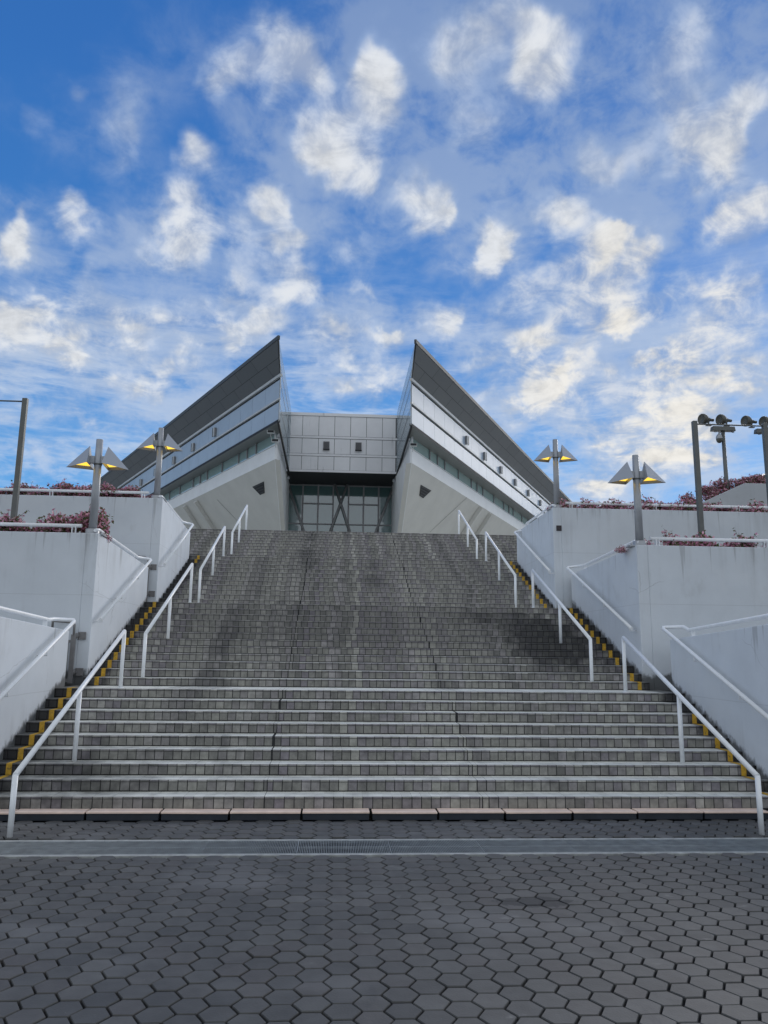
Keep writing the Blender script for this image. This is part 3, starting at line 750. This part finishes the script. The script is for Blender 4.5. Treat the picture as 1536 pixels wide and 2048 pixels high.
# ------------------------------------------------------------------ lamps
def lamp_proto():
    root = thing('street_lamp', None, None)
    MB().tube([(0, 0, .10), (0, 0, .9), (0, 0, 1.90)], [.080, .074, .065], 22).build('post', 'lamp', root)
    pb = MB().box(-.24, .24, -.17, .17, 0, .022); pb.lathe([(0, .13), (.10, .13), (.105, .088)], (0, 0, .02), (0, 0, 1), 22)
    for sx in (-1, 1):
        for sy in (-1, 1): pb.lathe([(0, .018), (.03, .018), (.031, 0)], (sx * .2, sy * .13, .022), (0, 0, 1), 8)
    pb.build('base_plate', 'lamp', root)
    MB().lathe([(0, .076), (.012, .081), (.03, .076)], (0, 0, 1.385), (0, 0, 1), 22).build('collar', 'post', root)
    for s in (-1, 1):
        xi, xo, w, z0, h = .135, .585, .34, 1.33, .44
        nr, fr_, tip, ap = Vector((s * xi, -w, z0 + .03)), Vector((s * xi, w, z0 + .03)), Vector((s * xo, 0, z0 - .01)), Vector((s * (xi + .035), 0, z0 + h))
        sh = MB()
        cen = (nr + fr_ + tip + ap) / 4
        ins = [p + (cen - p) * .055 for p in (nr, fr_, tip, ap)]
        for a, b, c in ((0, 2, 3), (2, 1, 3), (1, 0, 3)):
            P_ = (nr, fr_, tip, ap)
            sh.quad(P_[a], P_[b], P_[c]); sh.quad(ins[a], ins[c], ins[b])
        P_ = (nr, fr_, tip)
        for a, b in ((0, 2), (2, 1), (1, 0)): sh.quad(P_[a], P_[b], ins[b], ins[a])
        so = sh.build('lamp_shade', 'shade', root)
        c3 = (nr + fr_ + tip) / 3
        d = [p + (ap - p) * .13 for p in (nr, fr_, tip)]; c4 = (d[0] + d[1] + d[2]) / 3; d = [c4 + (p - c4) * .80 for p in d]
        MB().prism(d, (0, 0, .015)).build('diffuser', 'glow', so)
        MB().box(min(s * .06, s * .2), max(s * .06, s * .2), -.05, .05, 1.42, 1.56).build('bracket', 'lamp', root)
    return root
lp = lamp_proto()
for i, (x, y, z, lb) in enumerate(((-4.67, 14.86, 4.13, 'nearer twin pyramid lamp on the left, lit yellow, beside the pink bush'), (-4.56, 19.35, 5.70, 'farther twin pyramid lamp on the left, before the dark roof'),
                                  (6.09, 14.92, 4.13, 'nearer twin pyramid lamp on the right, lit yellow, against the sky'), (5.75, 19.4, 5.71, 'farther twin pyramid lamp on the right, above the small dark plaque'))):
    o = lp if i == 0 else copy_tree(lp)
    o.location = (x, y, z); o.rotation_euler.z = R(5.5) if i < 2 else R(-8); tag(o, lb, 'street lamp', 'twin pyramid lamps on the planter corners')

# ------------------------------------------------------------------ banner frames, loudspeakers, plaque
def banner_frame(xa, xb, y, z0, z1, label):
    root = thing('banner_frame', label, 'frame', ((xa + xb) / 2, y, z0), 'dark steel banner frames in the planters')
    for x in (xa, xb): MB().box(x - .055, x + .055, y - .055, y + .055, z0, z1).build('post', 'post', root, bevel=.01)
    for z in (z1 - .07, z0 + .42): MB().tube([(xa, y, z), (xb, y, z)], .018, 8).build('crossbar', 'post', root)
banner_frame(-7.05, -10.6, 17.0, 4.0, 7.52, 'dark steel banner frame in the middle left planter')
banner_frame(8.41, 10.13, 17.0, 4.0, 7.47, 'dark steel banner frame in the middle right planter')

def horn(x, y, z, label):
    root = thing('horn_speaker', label, 'loudspeaker', (x, y, z), 'horn loudspeakers in the right-hand row')
    ax = Vector((1, .25, .02)).normalized(); o = Vector((x, y, z))
    h = MB().lathe([(.03, .0), (.02, .155), (0, .165), (.03, .185), (.10, .185), (.16, .165), (.26, .10), (.30, .075), (.34, .072)], o - ax * .26, ax, 20); h.build('horn', 'horn', root)
    MB().lathe([(0, .0), (0, .05), (.17, .05), (.172, .0)], o + ax * .07, ax, 14).build('driver', 'horn', root)
    b = MB().box(x + .01, x + .05, y - .03, y + .03, z - .20, z - .06); b.box(x - .06, x + .12, y - .05, y + .05, z - .215, z - .195); b.build('bracket', 'post', root)
def speaker_pole(x, y, z0, zt, label):
    root = thing('speaker_pole', label, 'pole', (x, y, z0), 'loudspeaker poles behind the right planters')
    MB().tube([(x, y, z0), (x, y, zt)], [.075, .06], 14).build('pole', 'post', root)
    c = MB().hexa([(x - .40, y - .1, zt), (x + .40, y - .1, zt), (x + .40, y + .1, zt), (x - .40, y + .1, zt), (x - .37, y - .1, zt + .15), (x + .37, y - .1, zt + .15), (x + .37, y + .1, zt + .15), (x - .37, y + .1, zt + .15)])
    c.build('crossbar', 'post', root, bevel=.01)
    for s in (-1, 1): MB().tube([(x + s * .3, y - .08, zt), (x + s * .34, y - .08, zt - .06), (x + s * .27, y - .08, zt - .06), (x + s * .24, y - .08, zt)], .006, 6).build('cable', 'reveal', root)
speaker_pole(12.84, 24, 5.6, 9.40, 'loudspeaker pole carrying the dome camera, between the banner posts')
speaker_pole(14.35, 24, 5.6, 9.36, 'loudspeaker pole half hidden behind the rightmost banner post')
horn(12.33, 24, 9.79, 'leftmost grey horn loudspeaker on the crossbar above the dome camera')
horn(12.95, 24, 9.79, 'second grey horn loudspeaker from the left, above the dome camera')
horn(13.82, 24, 9.77, 'grey horn loudspeaker just left of the rightmost banner post')
horn(14.45, 24, 9.77, 'grey horn loudspeaker cut off by the right edge of the photo')
dc = thing('dome_camera', 'grey dome security camera hanging below the left loudspeaker crossbar', 'camera', (12.66, 23.95, 9.2))
MB().lathe([(0, 0), (0, .05), (-.05, .09), (-.11, .105), (-.16, .105)], (12.66, 23.93, 9.27), (0, 0, 1), 16).build('housing', 'lamp', dc)
MB().lathe([(-.17, .10), (-.20, .10), (-.25, .085), (-.29, .05), (-.305, 0)], (12.66, 23.93, 9.27), (0, 0, 1), 16).build('dome', 'horn', dc)
MB().tube([(12.66, 23.93, 9.27), (12.66, 23.93, 9.33), (12.80, 23.97, 9.33)], .022, 8).build('arm', 'lamp', dc)

pq = thing('wall_plaque', 'small square dark plaque on the highest right planter front', 'plaque', (5.70, 19.13, 5.2))
MB().box(5.634, 5.768, 19.112, 19.129, 5.11, 5.25).build('plate', 'plaque', pq, bevel=.003)
pm = MB()
for a, b, c, d in ((5.665, 5.672, 5.145, 5.215), (5.73, 5.737, 5.145, 5.215), (5.672, 5.73, 5.207, 5.215), (5.69, 5.697, 5.145, 5.19), (5.705, 5.712, 5.145, 5.19)): pm.box(a, b, 19.109, 19.1125, c, d)
pm.build('mark', 'plaque_mark', pq)

# ------------------------------------------------------------------ bougainvillea
def bush_mesh(seed, w, d, h, n):
    r = random.Random(seed); mb = MB(); tw = MB(); core = MB()
    clumps = []
    for i in range(9):
        x = r.uniform(-w / 2, w / 2); clumps.append((x, r.uniform(-d / 2, d / 2), h * r.uniform(.25, .75), r.uniform(.13, .24)))
    for i in range(n):
        c = r.choice(clumps)
        u = Vector((r.gauss(0, 1), r.gauss(0, 1), r.gauss(0, 1))).normalized() * c[3] * (r.random() ** .35) * 1.15
        p = Vector((c[0], c[1], c[2])) + Vector((u.x * 1.4, u.y, u.z))
        if p.z < -.06: p.z = r.uniform(-.04, .05)
        s = r.uniform(.022, .044)
        a = Vector((r.gauss(0, 1), r.gauss(0, 1), r.gauss(0, .6))).normalized(); b = a.cross(Vector((r.gauss(0, 1), r.gauss(0, 1), r.gauss(0, 1)))).normalized(); nn = a.cross(b)
        q = p + a * s * 1.1; k = p - a * s * 1.1
        mb.quad(k, p + b * s * .75 + nn * s * .25, q, p - b * s * .75 + nn * s * .25)
    for i in range(16):      # stray flowering shoots
        c = r.choice(clumps); p = Vector((c[0], c[1], c[2])); e = p + Vector((r.gauss(0, .16), r.gauss(0, .12), r.uniform(.12, .34)))
        tw.tube([(p.x, p.y, -.05), p, e], [.008, .006, .003], 5)
        for j in range(7):
            m_ = p + (e - p) * r.uniform(.5, 1.05) + Vector((r.gauss(0, .03), r.gauss(0, .03), r.gauss(0, .02))); s = r.uniform(.025, .05)
            a = Vector((r.gauss(0, 1), r.gauss(0, 1), r.gauss(0, 1))).normalized(); b = a.cross(Vector((r.gauss(0, 1), .3, 1))).normalized()
            mb.quad(m_ - a * s, m_ + b * s * .7, m_ + a * s, m_ - b * s * .7)
    return mb, tw
PROTO = []
for i, (w, h, n) in enumerate(((1.25, .42, 2300), (1.1, .55, 2400), (1.35, .30, 1700), (.9, .62, 2000), (.8, .22, 750))):
    root = thing('bougainvillea', None, None)
    a, b = bush_mesh(40 + i, w, .6, h, n)
    a.build('foliage', 'leaf', root)
    if i != 4: b.build('stems', 'twig', root)
    PROTO.append(root)
USED = [False] * 5
def bush(p, x, y, z, sc, rot, label, group, szz=1.0):
    if not USED[p]: o = PROTO[p]; USED[p] = True
    else: o = copy_tree(PROTO[p])
    o.location = (x, y, z); o.rotation_euler.z = rot; o.scale = (sc, sc, sc * szz)
    tag(o, label, 'bush', group)
G1 = 'pink bougainvillea bushes in the middle left planter'
for p, x, y, sc, zz, lb in ((1, -5.12, 15.35, 1.0, 1.15, 'tall pink bougainvillea right beside the nearer left lamp'), (3, -4.60, 15.2, .30, 1.1, 'small pink bougainvillea tuft just right of the nearer left lamp'),
                        (0, -5.95, 15.3, 1.0, 1.0, None), (0, -6.75, 15.35, .95, .95, None), (2, -7.6, 15.3, .9, .9, None), (2, -8.6, 15.3, .9, .9, None), (0, -6.3, 15.9, 1.0, 1.0, None)):
    bush(p, x, y, 4.06, sc, rnd.uniform(-.3, .3) + (math.pi if rnd.random() < .5 else 0), lb or 'dense pink bougainvillea behind the lower left pipe rail', None if lb else G1, zz)
G2 = 'pink bougainvillea bushes in the middle right planter'
for p, x, y, sc, zz, lb in ((4, 5.86, 15.2, .30, 1.0, 'sparse pink sprig left of the nearer right lamp'), (4, 6.45, 15.3, .6, 1.0, 'sparse pink sprig right of the nearer right lamp'),
                        (2, 7.3, 15.3, .85, 1.15, None), (0, 8.05, 15.3, .85, 1.0, None), (0, 8.75, 15.4, .8, .75, None), (2, 9.5, 15.3, .8, .9, None)):
    bush(p, x, y, 4.06, sc, rnd.uniform(-.3, .3) + (math.pi if rnd.random() < .5 else 0), lb or 'low pink bougainvillea behind the lower right pipe rail', None if lb else G2, zz)
G3 = 'pink bougainvillea bushes in the highest left planter'
for i, (p, x, sc, zz) in enumerate(((1, -5.5, .75, .85), (2, -5.0, .55, .7), (0, -6.2, .85, .8), (1, -6.75, .85, .9), (2, -7.5, .9, .9), (1, -8.15, .7, .85), (2, -8.9, .9, .8), (0, -9.8, .8, .8))):
    bush(p, x, 19.6, 5.72, sc * 1.0, rnd.uniform(-.3, .3) + (math.pi if rnd.random() < .5 else 0), 'reddish bougainvillea behind the upper left pipe rail', G3, zz * 1.05)
G4 = 'pink bougainvillea bushes in the highest right planter'
for i, (p, x, sc, zz) in enumerate(((2, 6.35, .7, .75), (4, 6.05, .8, .9), (2, 7.05, .85, .9), (3, 7.2, .5, .8), (2, 7.9, .9, .85), (4, 8.4, 1.0, 1.0), (2, 8.9, .9, .9), (2, 9.7, .95, 1.0), (1, 10.2, .6, .7), (2, 10.6, .9, .8), (4, 11.4, 1.0, .9), (2, 12.2, .9, .8))):
    bush(p, x, 19.65, 5.70, sc * 1.0, rnd.uniform(-.3, .3) + (math.pi if rnd.random() < .5 else 0), 'reddish bougainvillea behind the upper right pipe rail', G4, zz * 1.0)
G5 = 'bougainvillea bushes along the sloping wall'
for i, (p, x, z, sc) in enumerate(((0, 10.6, 6.40, .9), (1, 11.2, 6.62, .9), (0, 11.8, 6.95, .95), (1, 12.35, 7.2, .95), (0, 12.95, 7.45, 1.0), (1, 13.5, 7.55, 1.0), (0, 14.2, 7.55, 1.0), (1, 14.9, 7.55, 1.0))):
    bush(p, x, 23.95, z - .06, sc * .84, rnd.uniform(-.2, .2) + (math.pi if rnd.random() < .5 else 0), 'dark pink bougainvillea growing along the top of the sloping wall', G5, .85)
mb = MB(); 
sl = thing('canopy_roof', 'dark sloping canopy edge behind the bushes at the far right', 'roof', (16.5, 27, 8))
MB().prism([(15.0, 27, 8.25), (19, 27, 10.1), (19, 27, 10.0), (19, 27, 8.2)], (0, 2, 0)).build('slope', 'soffit', sl)

# ------------------------------------------------------------------ stadium
BLD = thing('stadium_building', 'grey angular stadium with two sharp pointed roof wings around a glazed entrance', 'building', (.34, 50, TOPZ))
def wing(side, XF, th, px):
    u = Vector((side * math.cos(th), math.sin(th), 0)); n = Vector((side * math.sin(th), -math.cos(th), 0)); o = Vector((XF, 40, 0))
    LEN = 55.0
    def P(t, off, z): q = o + u * t + n * off; return Vector((q.x, q.y, z))
    def T0(off):       # where a line at this offset meets the plane x = XF
        return -(n.x * off) / u.x
    def strip(name, off, z0, z1, m, t0=None, thick=.12, seg=None, gap=.014, parent=BLD, stag=0):
        mb = MB(); t0 = T0(off) if t0 is None else t0
        if seg is None: mb.prism([P(t0, off, z0), P(LEN, off, z0), P(LEN, off, z1), P(t0, off, z1)], n * -thick)
        else:
            t = t0
            first = True
            while t < LEN:
                e = t + (seg if not first else seg * (1 - stag)); first = False
                mb.prism([P(t + gap / 2, off, z0), P(e - gap / 2, off, z0), P(e - gap / 2, off, z1), P(t + gap / 2, off, z1)], n * -thick); t = e
        return mb.build(name, m, parent)
    strip('backing_wall', -.085, 14.15, 16.80, 'reveal', thick=.02, t0=T0(0) + .1)
    strip('fascia_trim', .05, 16.67, 16.82, 'trim', thick=.14)
    up_ = strip('fascia_panels', 0, 15.47, 16.50, 'cladding', thick=.08, seg=1.85, gap=.022)
    strip('fascia_trim', .03, 15.375, 15.465, 'trim', thick=.11)
    strip('fascia_panels', 0, 14.27, 15.22, 'cladding', thick=.08, seg=1.85, gap=.022)
    strip('fascia_edge', -.01, 14.13, 14.265, 'reveal', thick=.12)
    us = MB().prism([P(T0(-.02) , -.02, 14.125), P(LEN, -.02, 14.125), P(LEN, -1.0, 14.125), P(T0(-1.0), -1.0, 14.125)], (0, 0, .03)); us.build('fascia_underside', 'edge', BLD)
    # charcoal overhang rising from the fascia to the roof edge
    sz0, sz1, so1 = 16.825, 17.93, 1.0
    def Q(t, f): return P(t, so1 * f, sz0 + (sz1 - sz0) * f)
    bk = MB().prism([Q(T0(0), 0), Q(LEN, 0), Q(LEN, 1), Q(T0(1.0), 1)], Vector((0, 0, .08)) - n * .06); bk.build('overhang_backing', 'reveal', BLD)
    pn = MB(); dn = (n * .7 - Vector((0, 0, .7))) * .015
    for f0, f1, st in ((.01, .49, .3), (.505, .99, .75)):
        t = T0(0); first = True
        while t < LEN:
            e = t + (2.4 * st if first else 2.4)
            a0, a1 = (T0(so1 * f0) , T0(so1 * f1)) if first else (t, t)
            pn.quad(Q(a0 + .012, f0) + dn, Q(e - .012, f0) + dn, Q(e - .012, f1) + dn, Q(a1 + .012, f1) + dn); t = e; first = False
    pn.build('overhang_panels', 'soffit', BLD)
    re = MB().prism([P(T0(1.02), 1.02, 17.94), P(LEN, 1.02, 17.94), P(LEN, 1.02, 18.16), P(T0(1.02), 1.02, 18.16)], n * -.12); re.build('roof_edge', 'roofedge', BLD)
    rf = MB().prism([P(T0(.86), .86, 18.0), P(LEN, .86, 18.0), P(LEN, -4, 18.1), P(14, -4, 18.1)], (0, 0, .05)); rf.build('roof', 'edge', BLD)
    # clerestory band
    W0 = -.8; tw = 2.05
    gl = MB().prism([P(tw, W0 - .05, 13.45), P(LEN, W0 - .05, 13.45), P(LEN, W0 - .05, 14.12), P(tw, W0 - .05, 14.12)], n * -.03); go = gl.build('clerestory_glass', 'glass', BLD)
    mu = MB()
    def on(p, off): q = at(p[0], p[1], n, n.dot(o + n * off)); return (q - o).dot(u), q.z
    ms = [on((x, y), W0)[0] for x, y in px['mull']]; ms += [ms[-1] + 2.6 * i for i in range(1, 10)]
    for t in ms:
        if t < LEN: MB().prism([P(t - .04, W0 + .03, 13.46), P(t + .04, W0 + .03, 13.46), P(t + .04, W0 + .03, 14.12), P(t - .04, W0 + .03, 14.12)], n * -.08).build('mullion', 'mullion', go)
    strip('sill', W0 + .04, 13.41, 13.455, 'trim', t0=tw, thick=.1)
    strip('apron_band', W0, 12.60, 13.405, 'white_render' if side < 0 else 'white_render', t0=tw, thick=.10, seg=3.1, gap=.012)
    # inward sloping grey soffit under the band
    A = P(tw, W0 - .0, 12.60); Bp = at(*px['pier_bottom'], 'x', A.x + px['pier_dx'])
    dn2 = (Bp - A); kx = (7.0 - 12.6) / dn2.z; C = A + dn2 * kx
    so = MB().prism([A + n * -.02, P(LEN, W0 - .02, 12.60), C + u * (LEN - tw), C], n * -.3); so.build('sloped_soffit', 'render', BLD)
    # pier wall facing the entrance
    xb = px['pier_back']
    top = 14.12
    Aw = Vector((A.x, A.y, 0)); end = Vector((xb, 50.3, 0))
    inx = Vector((-side * .012, 0, 0))
    pier = MB().prism([Vector((A.x, A.y, 12.6)) + inx, Vector((C.x, C.y, 7.0)) + inx, Vector((C.x, C.y, 6.2)) + inx, Vector((xb, 54, 6.2)) + inx, Vector((xb, 54, 13.74)) + inx, Vector((xb, 50.0, 13.74)) + inx, Vector((A.x, A.y + .5, top)) + inx, Vector((A.x, A.y, top)) + inx], (side * .03, 0, 0))
    pier.build('pier_wall', 'white_render', BLD)
    base = MB().prism([C, C + u * (LEN - tw), C + u * (LEN - tw) + Vector((0, 0, -.9)), C + Vector((0, 0, -.9))], n * -.3); base.build('base_wall', 'render', BLD)
    # soffit ribs and the louvred vent
    nn = (P(LEN, W0, 12.6) - A).cross(C - A).normalized()
    if nn.z > 0: nn = -nn
    for a, b in px['ribs']:
        a3 = at(*a, nn, nn.dot(A)); b3 = at(*b, nn, nn.dot(A)); d = (b3 - a3); b3 = a3 + d * 1.5; ac = d.normalized().cross(nn) * .13
        MB().prism([a3 - ac, a3 + ac, b3 + ac, b3 - ac], nn * .28).build('soffit_rib', 'render', BLD)
    v = [at(*p, nn, nn.dot(A)) for p in px['vent']]
    vo = MB().prism([p + nn * .012 for p in v], nn * -.01).build('soffit_vent', 'reveal', BLD)
    sl = MB()
    for i in range(4):
        f0, f1 = (i + .25) / 4, (i + .6) / 4
        L = lambda f: v[0] + (v[3] - v[0]) * f; Rr = lambda f: v[1] + (v[2] - v[1]) * f
        sl.prism([L(f0) * .96 + Rr(f0) * .04 + nn * .016, Rr(f0) * .96 + L(f0) * .04 + nn * .016, Rr(f1) * .96 + L(f1) * .04 + nn * .03, L(f1) * .96 + Rr(f1) * .04 + nn * .03], nn * .006)
    sl.build('vent_slats', 'slat', vo)
    j = MB()
    for a, b in px['joints']:
        a3 = at(*a, nn, nn.dot(A)); b3 = at(*b, nn, nn.dot(A)); ac = (b3 - a3).normalized().cross(nn) * .012
        j.prism([a3 - ac, a3 + ac, b3 + ac, b3 - ac], nn * .006)
    j.build('soffit_joints', 'edge', BLD)
    # wall lights on the fascia
    for p in px['lights']:
        t, z = on(p, .1)
        li = MB().prism([P(t - .16, .02, z - .27), P(t + .16, .02, z - .27), P(t + .16, .02, z + .27), P(t - .16, .02, z + .27)], n * .10)
        lo = li.build('wall_light', 'mullion', BLD)
        MB().prism([P(t - .11, .12, z - .30), P(t + .05, .12, z - .30), P(t + .05, .12, z + .28), P(t - .11, .12, z + .28)], n * .05).build('light_lens', 'trim', lo)
        MB().prism([P(t + .06, .12, z - .30), P(t + .15, .12, z - .30), P(t + .15, .12, z + .28), P(t + .06, .12, z + .28)], n * .06).build('light_cover', 'reveal', lo)
    # glass fin towards the bridge
    ya = (P(T0(1.02), 1.02, 0)).y
    fx = -side * .03
    poly = [Vector((XF + fx, ya, 18.14)), Vector((XF + fx, 40.02, 16.8)), Vector((XF + fx, 40.02, 14.13)), Vector((XF + fx, 49.98, 13.72)), Vector((XF + fx, 49.98, 18.02))]
    fin = MB().prism(poly, (side * .02, 0, 0)).build('glass_fin', 'fin', BLD)
    for z in (17.2, 16.35, 15.2):
        y_ = ya if z > 16.8 else 40.02
        y_ = ya + (40.02 - ya) * (18.14 - z) / 1.34 if z > 16.8 else 40.02
        jb = MB(); jb.prism([(XF + fx * 1.6, y_, z), (XF + fx * 1.6, 49.98, z - .05), (XF + fx * 1.6, 49.98, z - .02), (XF + fx * 1.6, y_, z + .03)], (side * .012, 0, 0)).build('fin_joint', 'mullion', fin)
    tb = MB().prism([(XF + fx * 2, 40.0, 14.02), (XF + fx * 2, 50, 13.62), (XF + fx * 2, 50, 13.76), (XF + fx * 2, 40.0, 14.16)], (side * .1, 0, 0)); tb.build('fin_trim', 'reveal', fin)
    et = MB().prism([(XF + fx * 2, 40.0, 14.16), (XF + fx * 2, 40.07, 14.16), (XF + fx * 2, 40.07, 16.8), (XF + fx * 2, ya + .05, 18.1), (XF + fx * 2, ya, 18.1), (XF + fx * 2, 40.0, 16.8)], (side * .03, 0, 0)); et.build('fin_edge', 'trim', fin)
wing(-1, -3.27, R(61.3), dict(mull=[(512, 900), (494, 908), (477, 917), (444, 933), (414.5, 947), (400.4, 954), (386.4, 962), (359.8, 977)], pier_bottom=(561.4, 1059), pier_dx=.06, pier_back=-3.44,
    ribs=[((371, 1010.4), (399.4, 1055)), ((393.6, 1001), (428.5, 1055))], vent=[(504.7, 973.6), (527.7, 962.9), (529.4, 986), (520.4, 989.9)],
    joints=[((434, 999), (478, 1045))], lights=[(428.4, 864.2), (385.7, 894.5), (347.3, 920.6), (310.6, 944.4), (281.5, 965)]))
wing(1, 3.95, R(63), dict(mull=[(860, 905), (875.5, 915), (890, 925), (917.2, 945), (943, 962), (954.4, 970), (965.9, 979), (988, 995), (1008, 1009), (1018.2, 1017), (1026.8, 1023), (1043.9, 1036)], pier_bottom=(804, 1062.7), pier_dx=-.10, pier_back=3.92,
    ribs=[((960, 1013), (924, 1066)), ((979, 1026), (953, 1066))], vent=[(862.6, 981.2), (841.5, 969.5), (838.6, 991.2), (846.2, 996.4)],
    joints=[((934, 995), (860, 1064)), ((895, 968), (890, 990))][:1], lights=[(934.2, 880.6), (970.2, 912.5), (1002.4, 940), (1031.3, 964.5), (1057.5, 986), (1081.2, 1006)]))
# bridge above the entrance
BX = [-4.6, -3.394, -2.439, -1.346, -.277, .795, 1.870, 2.948, 3.879, 5.1]
br = MB().box(-4.6, 5.1, 50.06, 54.6, 13.76, 17.80).build('bridge_core', 'reveal', BLD)
pan = MB()
for z0, z1 in ((16.25, 17.645), (15.02, 16.08), (13.915, 14.85)):
    for a, b in zip(BX, BX[1:]): pan.box(a + .014, b - .014, 50.0, 50.06, z0 + .014, z1 - .014)
pan.build('bridge_panels', 'bridgepan', br)
for z0, z1, pr in ((17.65, 17.85, .05), (16.10, 16.235, .025), (14.865, 15.005, .025), (13.765, 13.90, .05)):
    MB().box(-4.62, 5.12, 50.0 - pr, 50.058, z0, z1).build('bridge_trim', 'bridgepan', br)
for x in (-3.394, 3.879): MB().box(x - .03, x + .03, 49.985, 50.02, 13.91, 17.64).build('bridge_corner_joint', 'reveal', br)
for x0, z0 in ((-1.016, 15.32), (1.141, 15.314)):
    l = MB().box(x0, x0 + .415, 49.90, 49.998, z0, z0 + .54).build('bridge_louvre', 'mullion', br)
    sl = MB()
    for i in range(7): sl.box(x0 + .03 + i * .052, x0 + .055 + i * .052, 49.885, 49.90, z0 + .05, z0 + .5)
    sl.box(x0 - .01, x0 + .425, 49.86, 49.90, z0 - .07, z0 + .02)
    sl.build('louvre_slats', 'reveal', l)
# entrance glazing
YG = 53.9
gx = [-3.5, -2.456, -1.361, -.292, .809, 1.884, 2.966, 4.0]
eg = MB().box(-3.6, 4.1, YG + .05, YG + .08, 6.2, 13.75).build('entrance_glass', 'glass2', BLD)
mu = MB()
for x in gx: MB().box(x - .055, x + .055, YG - .06, YG + .05, 6.2, 13.75).build('mullion', 'mullion', eg)
for z, xs in ((12.36, ((-2.40, -1.41), (-1.31, -.34), (.86, 1.83), (1.94, 2.91))), (10.89, tuple((a + .055, b - .055) for a, b in zip(gx, gx[1:]))), (13.70, tuple((a + .055, b - .055) for a, b in zip(gx, gx[1:]))), (8.6, tuple((a + .055, b - .055) for a, b in zip(gx, gx[1:])))):
    for a, b in xs: MB().box(a, b, YG - .05, YG + .05, z - .04, z + .04).build('transom', 'mullion', eg)
for (xa, za), (xb, zb) in (((-3.45, 13.5), (-2.345, 10.43)), ((-.20, 13.75), (.89, 10.50)), ((.70, 13.75), (-.401, 10.47)), ((3.95, 13.6), (2.82, 10.48))):
    a = Vector((xa, YG - .32, za)); b = Vector((xb, YG - .32, zb)); b = a + (b - a) * 1.15
    MB().tube([a, b], .085, 10).build('cross_brace', 'mullion', eg)
# blank hall wall behind the glass and the wings
hb = MB().box(-3.6, 4.1, YG + 2.0, YG + 2.2, 6.2, 13.7).build('hall_back', 'edge', BLD)

# small fittings on the building corners
def floodlight(x, y, z, label, pole=.0):
    root = thing('floodlight', label, 'floodlight', (x, y, z), 'small floodlights on the stadium corners')
    MB().hexa([(x - .20, y - .12, z - .09), (x + .20, y - .12, z - .09), (x + .20, y + .1, z - .07), (x - .20, y + .1, z - .07), (x - .20, y - .14, z + .07), (x + .20, y - .14, z + .07), (x + .2, y + .1, z + .09), (x - .2, y + .1, z + .09)]).build('housing', 'trim', root, bevel=.01)
    MB().box(x - .17, x + .17, y - .155, y - .143, z - .065, z + .055).build('lens', 'reveal', root)
    b = MB().tube([(x, y + .05, z - .08), (x, y + .05, z - .20), (x, y + .5, z - .26)], .02, 8)
    if pole: b.tube([(x - .04, y + .25, z), (x - .04, y + .25, z + pole)], .06, 10)
    b.build('bracket', 'trim', root)
p = at(550.7, 881.5, 'y', 41.3); floodlight(p.x, p.y, p.z, 'white floodlight on a short pole at the left pier corner', .6)
p = at(541.7, 864, 'y', 41.2); floodlight(p.x, p.y, p.z, 'tilted white floodlight under the left fascia', 0)
p = at(826.5, 890, 'y', 41.3); floodlight(p.x, p.y, p.z, 'white floodlight at the right pier corner', .55)
for q, s in (((576, 955.5), 'left'), ((788, 961.5), 'right')):
    p = at(*q, 'y', 50.6)
    c = thing('dome_camera', 'small grey dome camera on the %s of the dark entrance ceiling' % s, 'camera', p)
    MB().lathe([(.12, 0), (.12, .09), (.02, .12), (-.06, .11), (-.12, .06), (-.14, 0)], p, (0, 0, 1), 14).build('dome', 'lamp', c)
    sx = -1 if s == 'left' else 1
    MB().tube([p + Vector((0, 0, .08)), p + Vector((sx * .35, 0, .08))], .03, 8).build('arm', 'lamp', c)
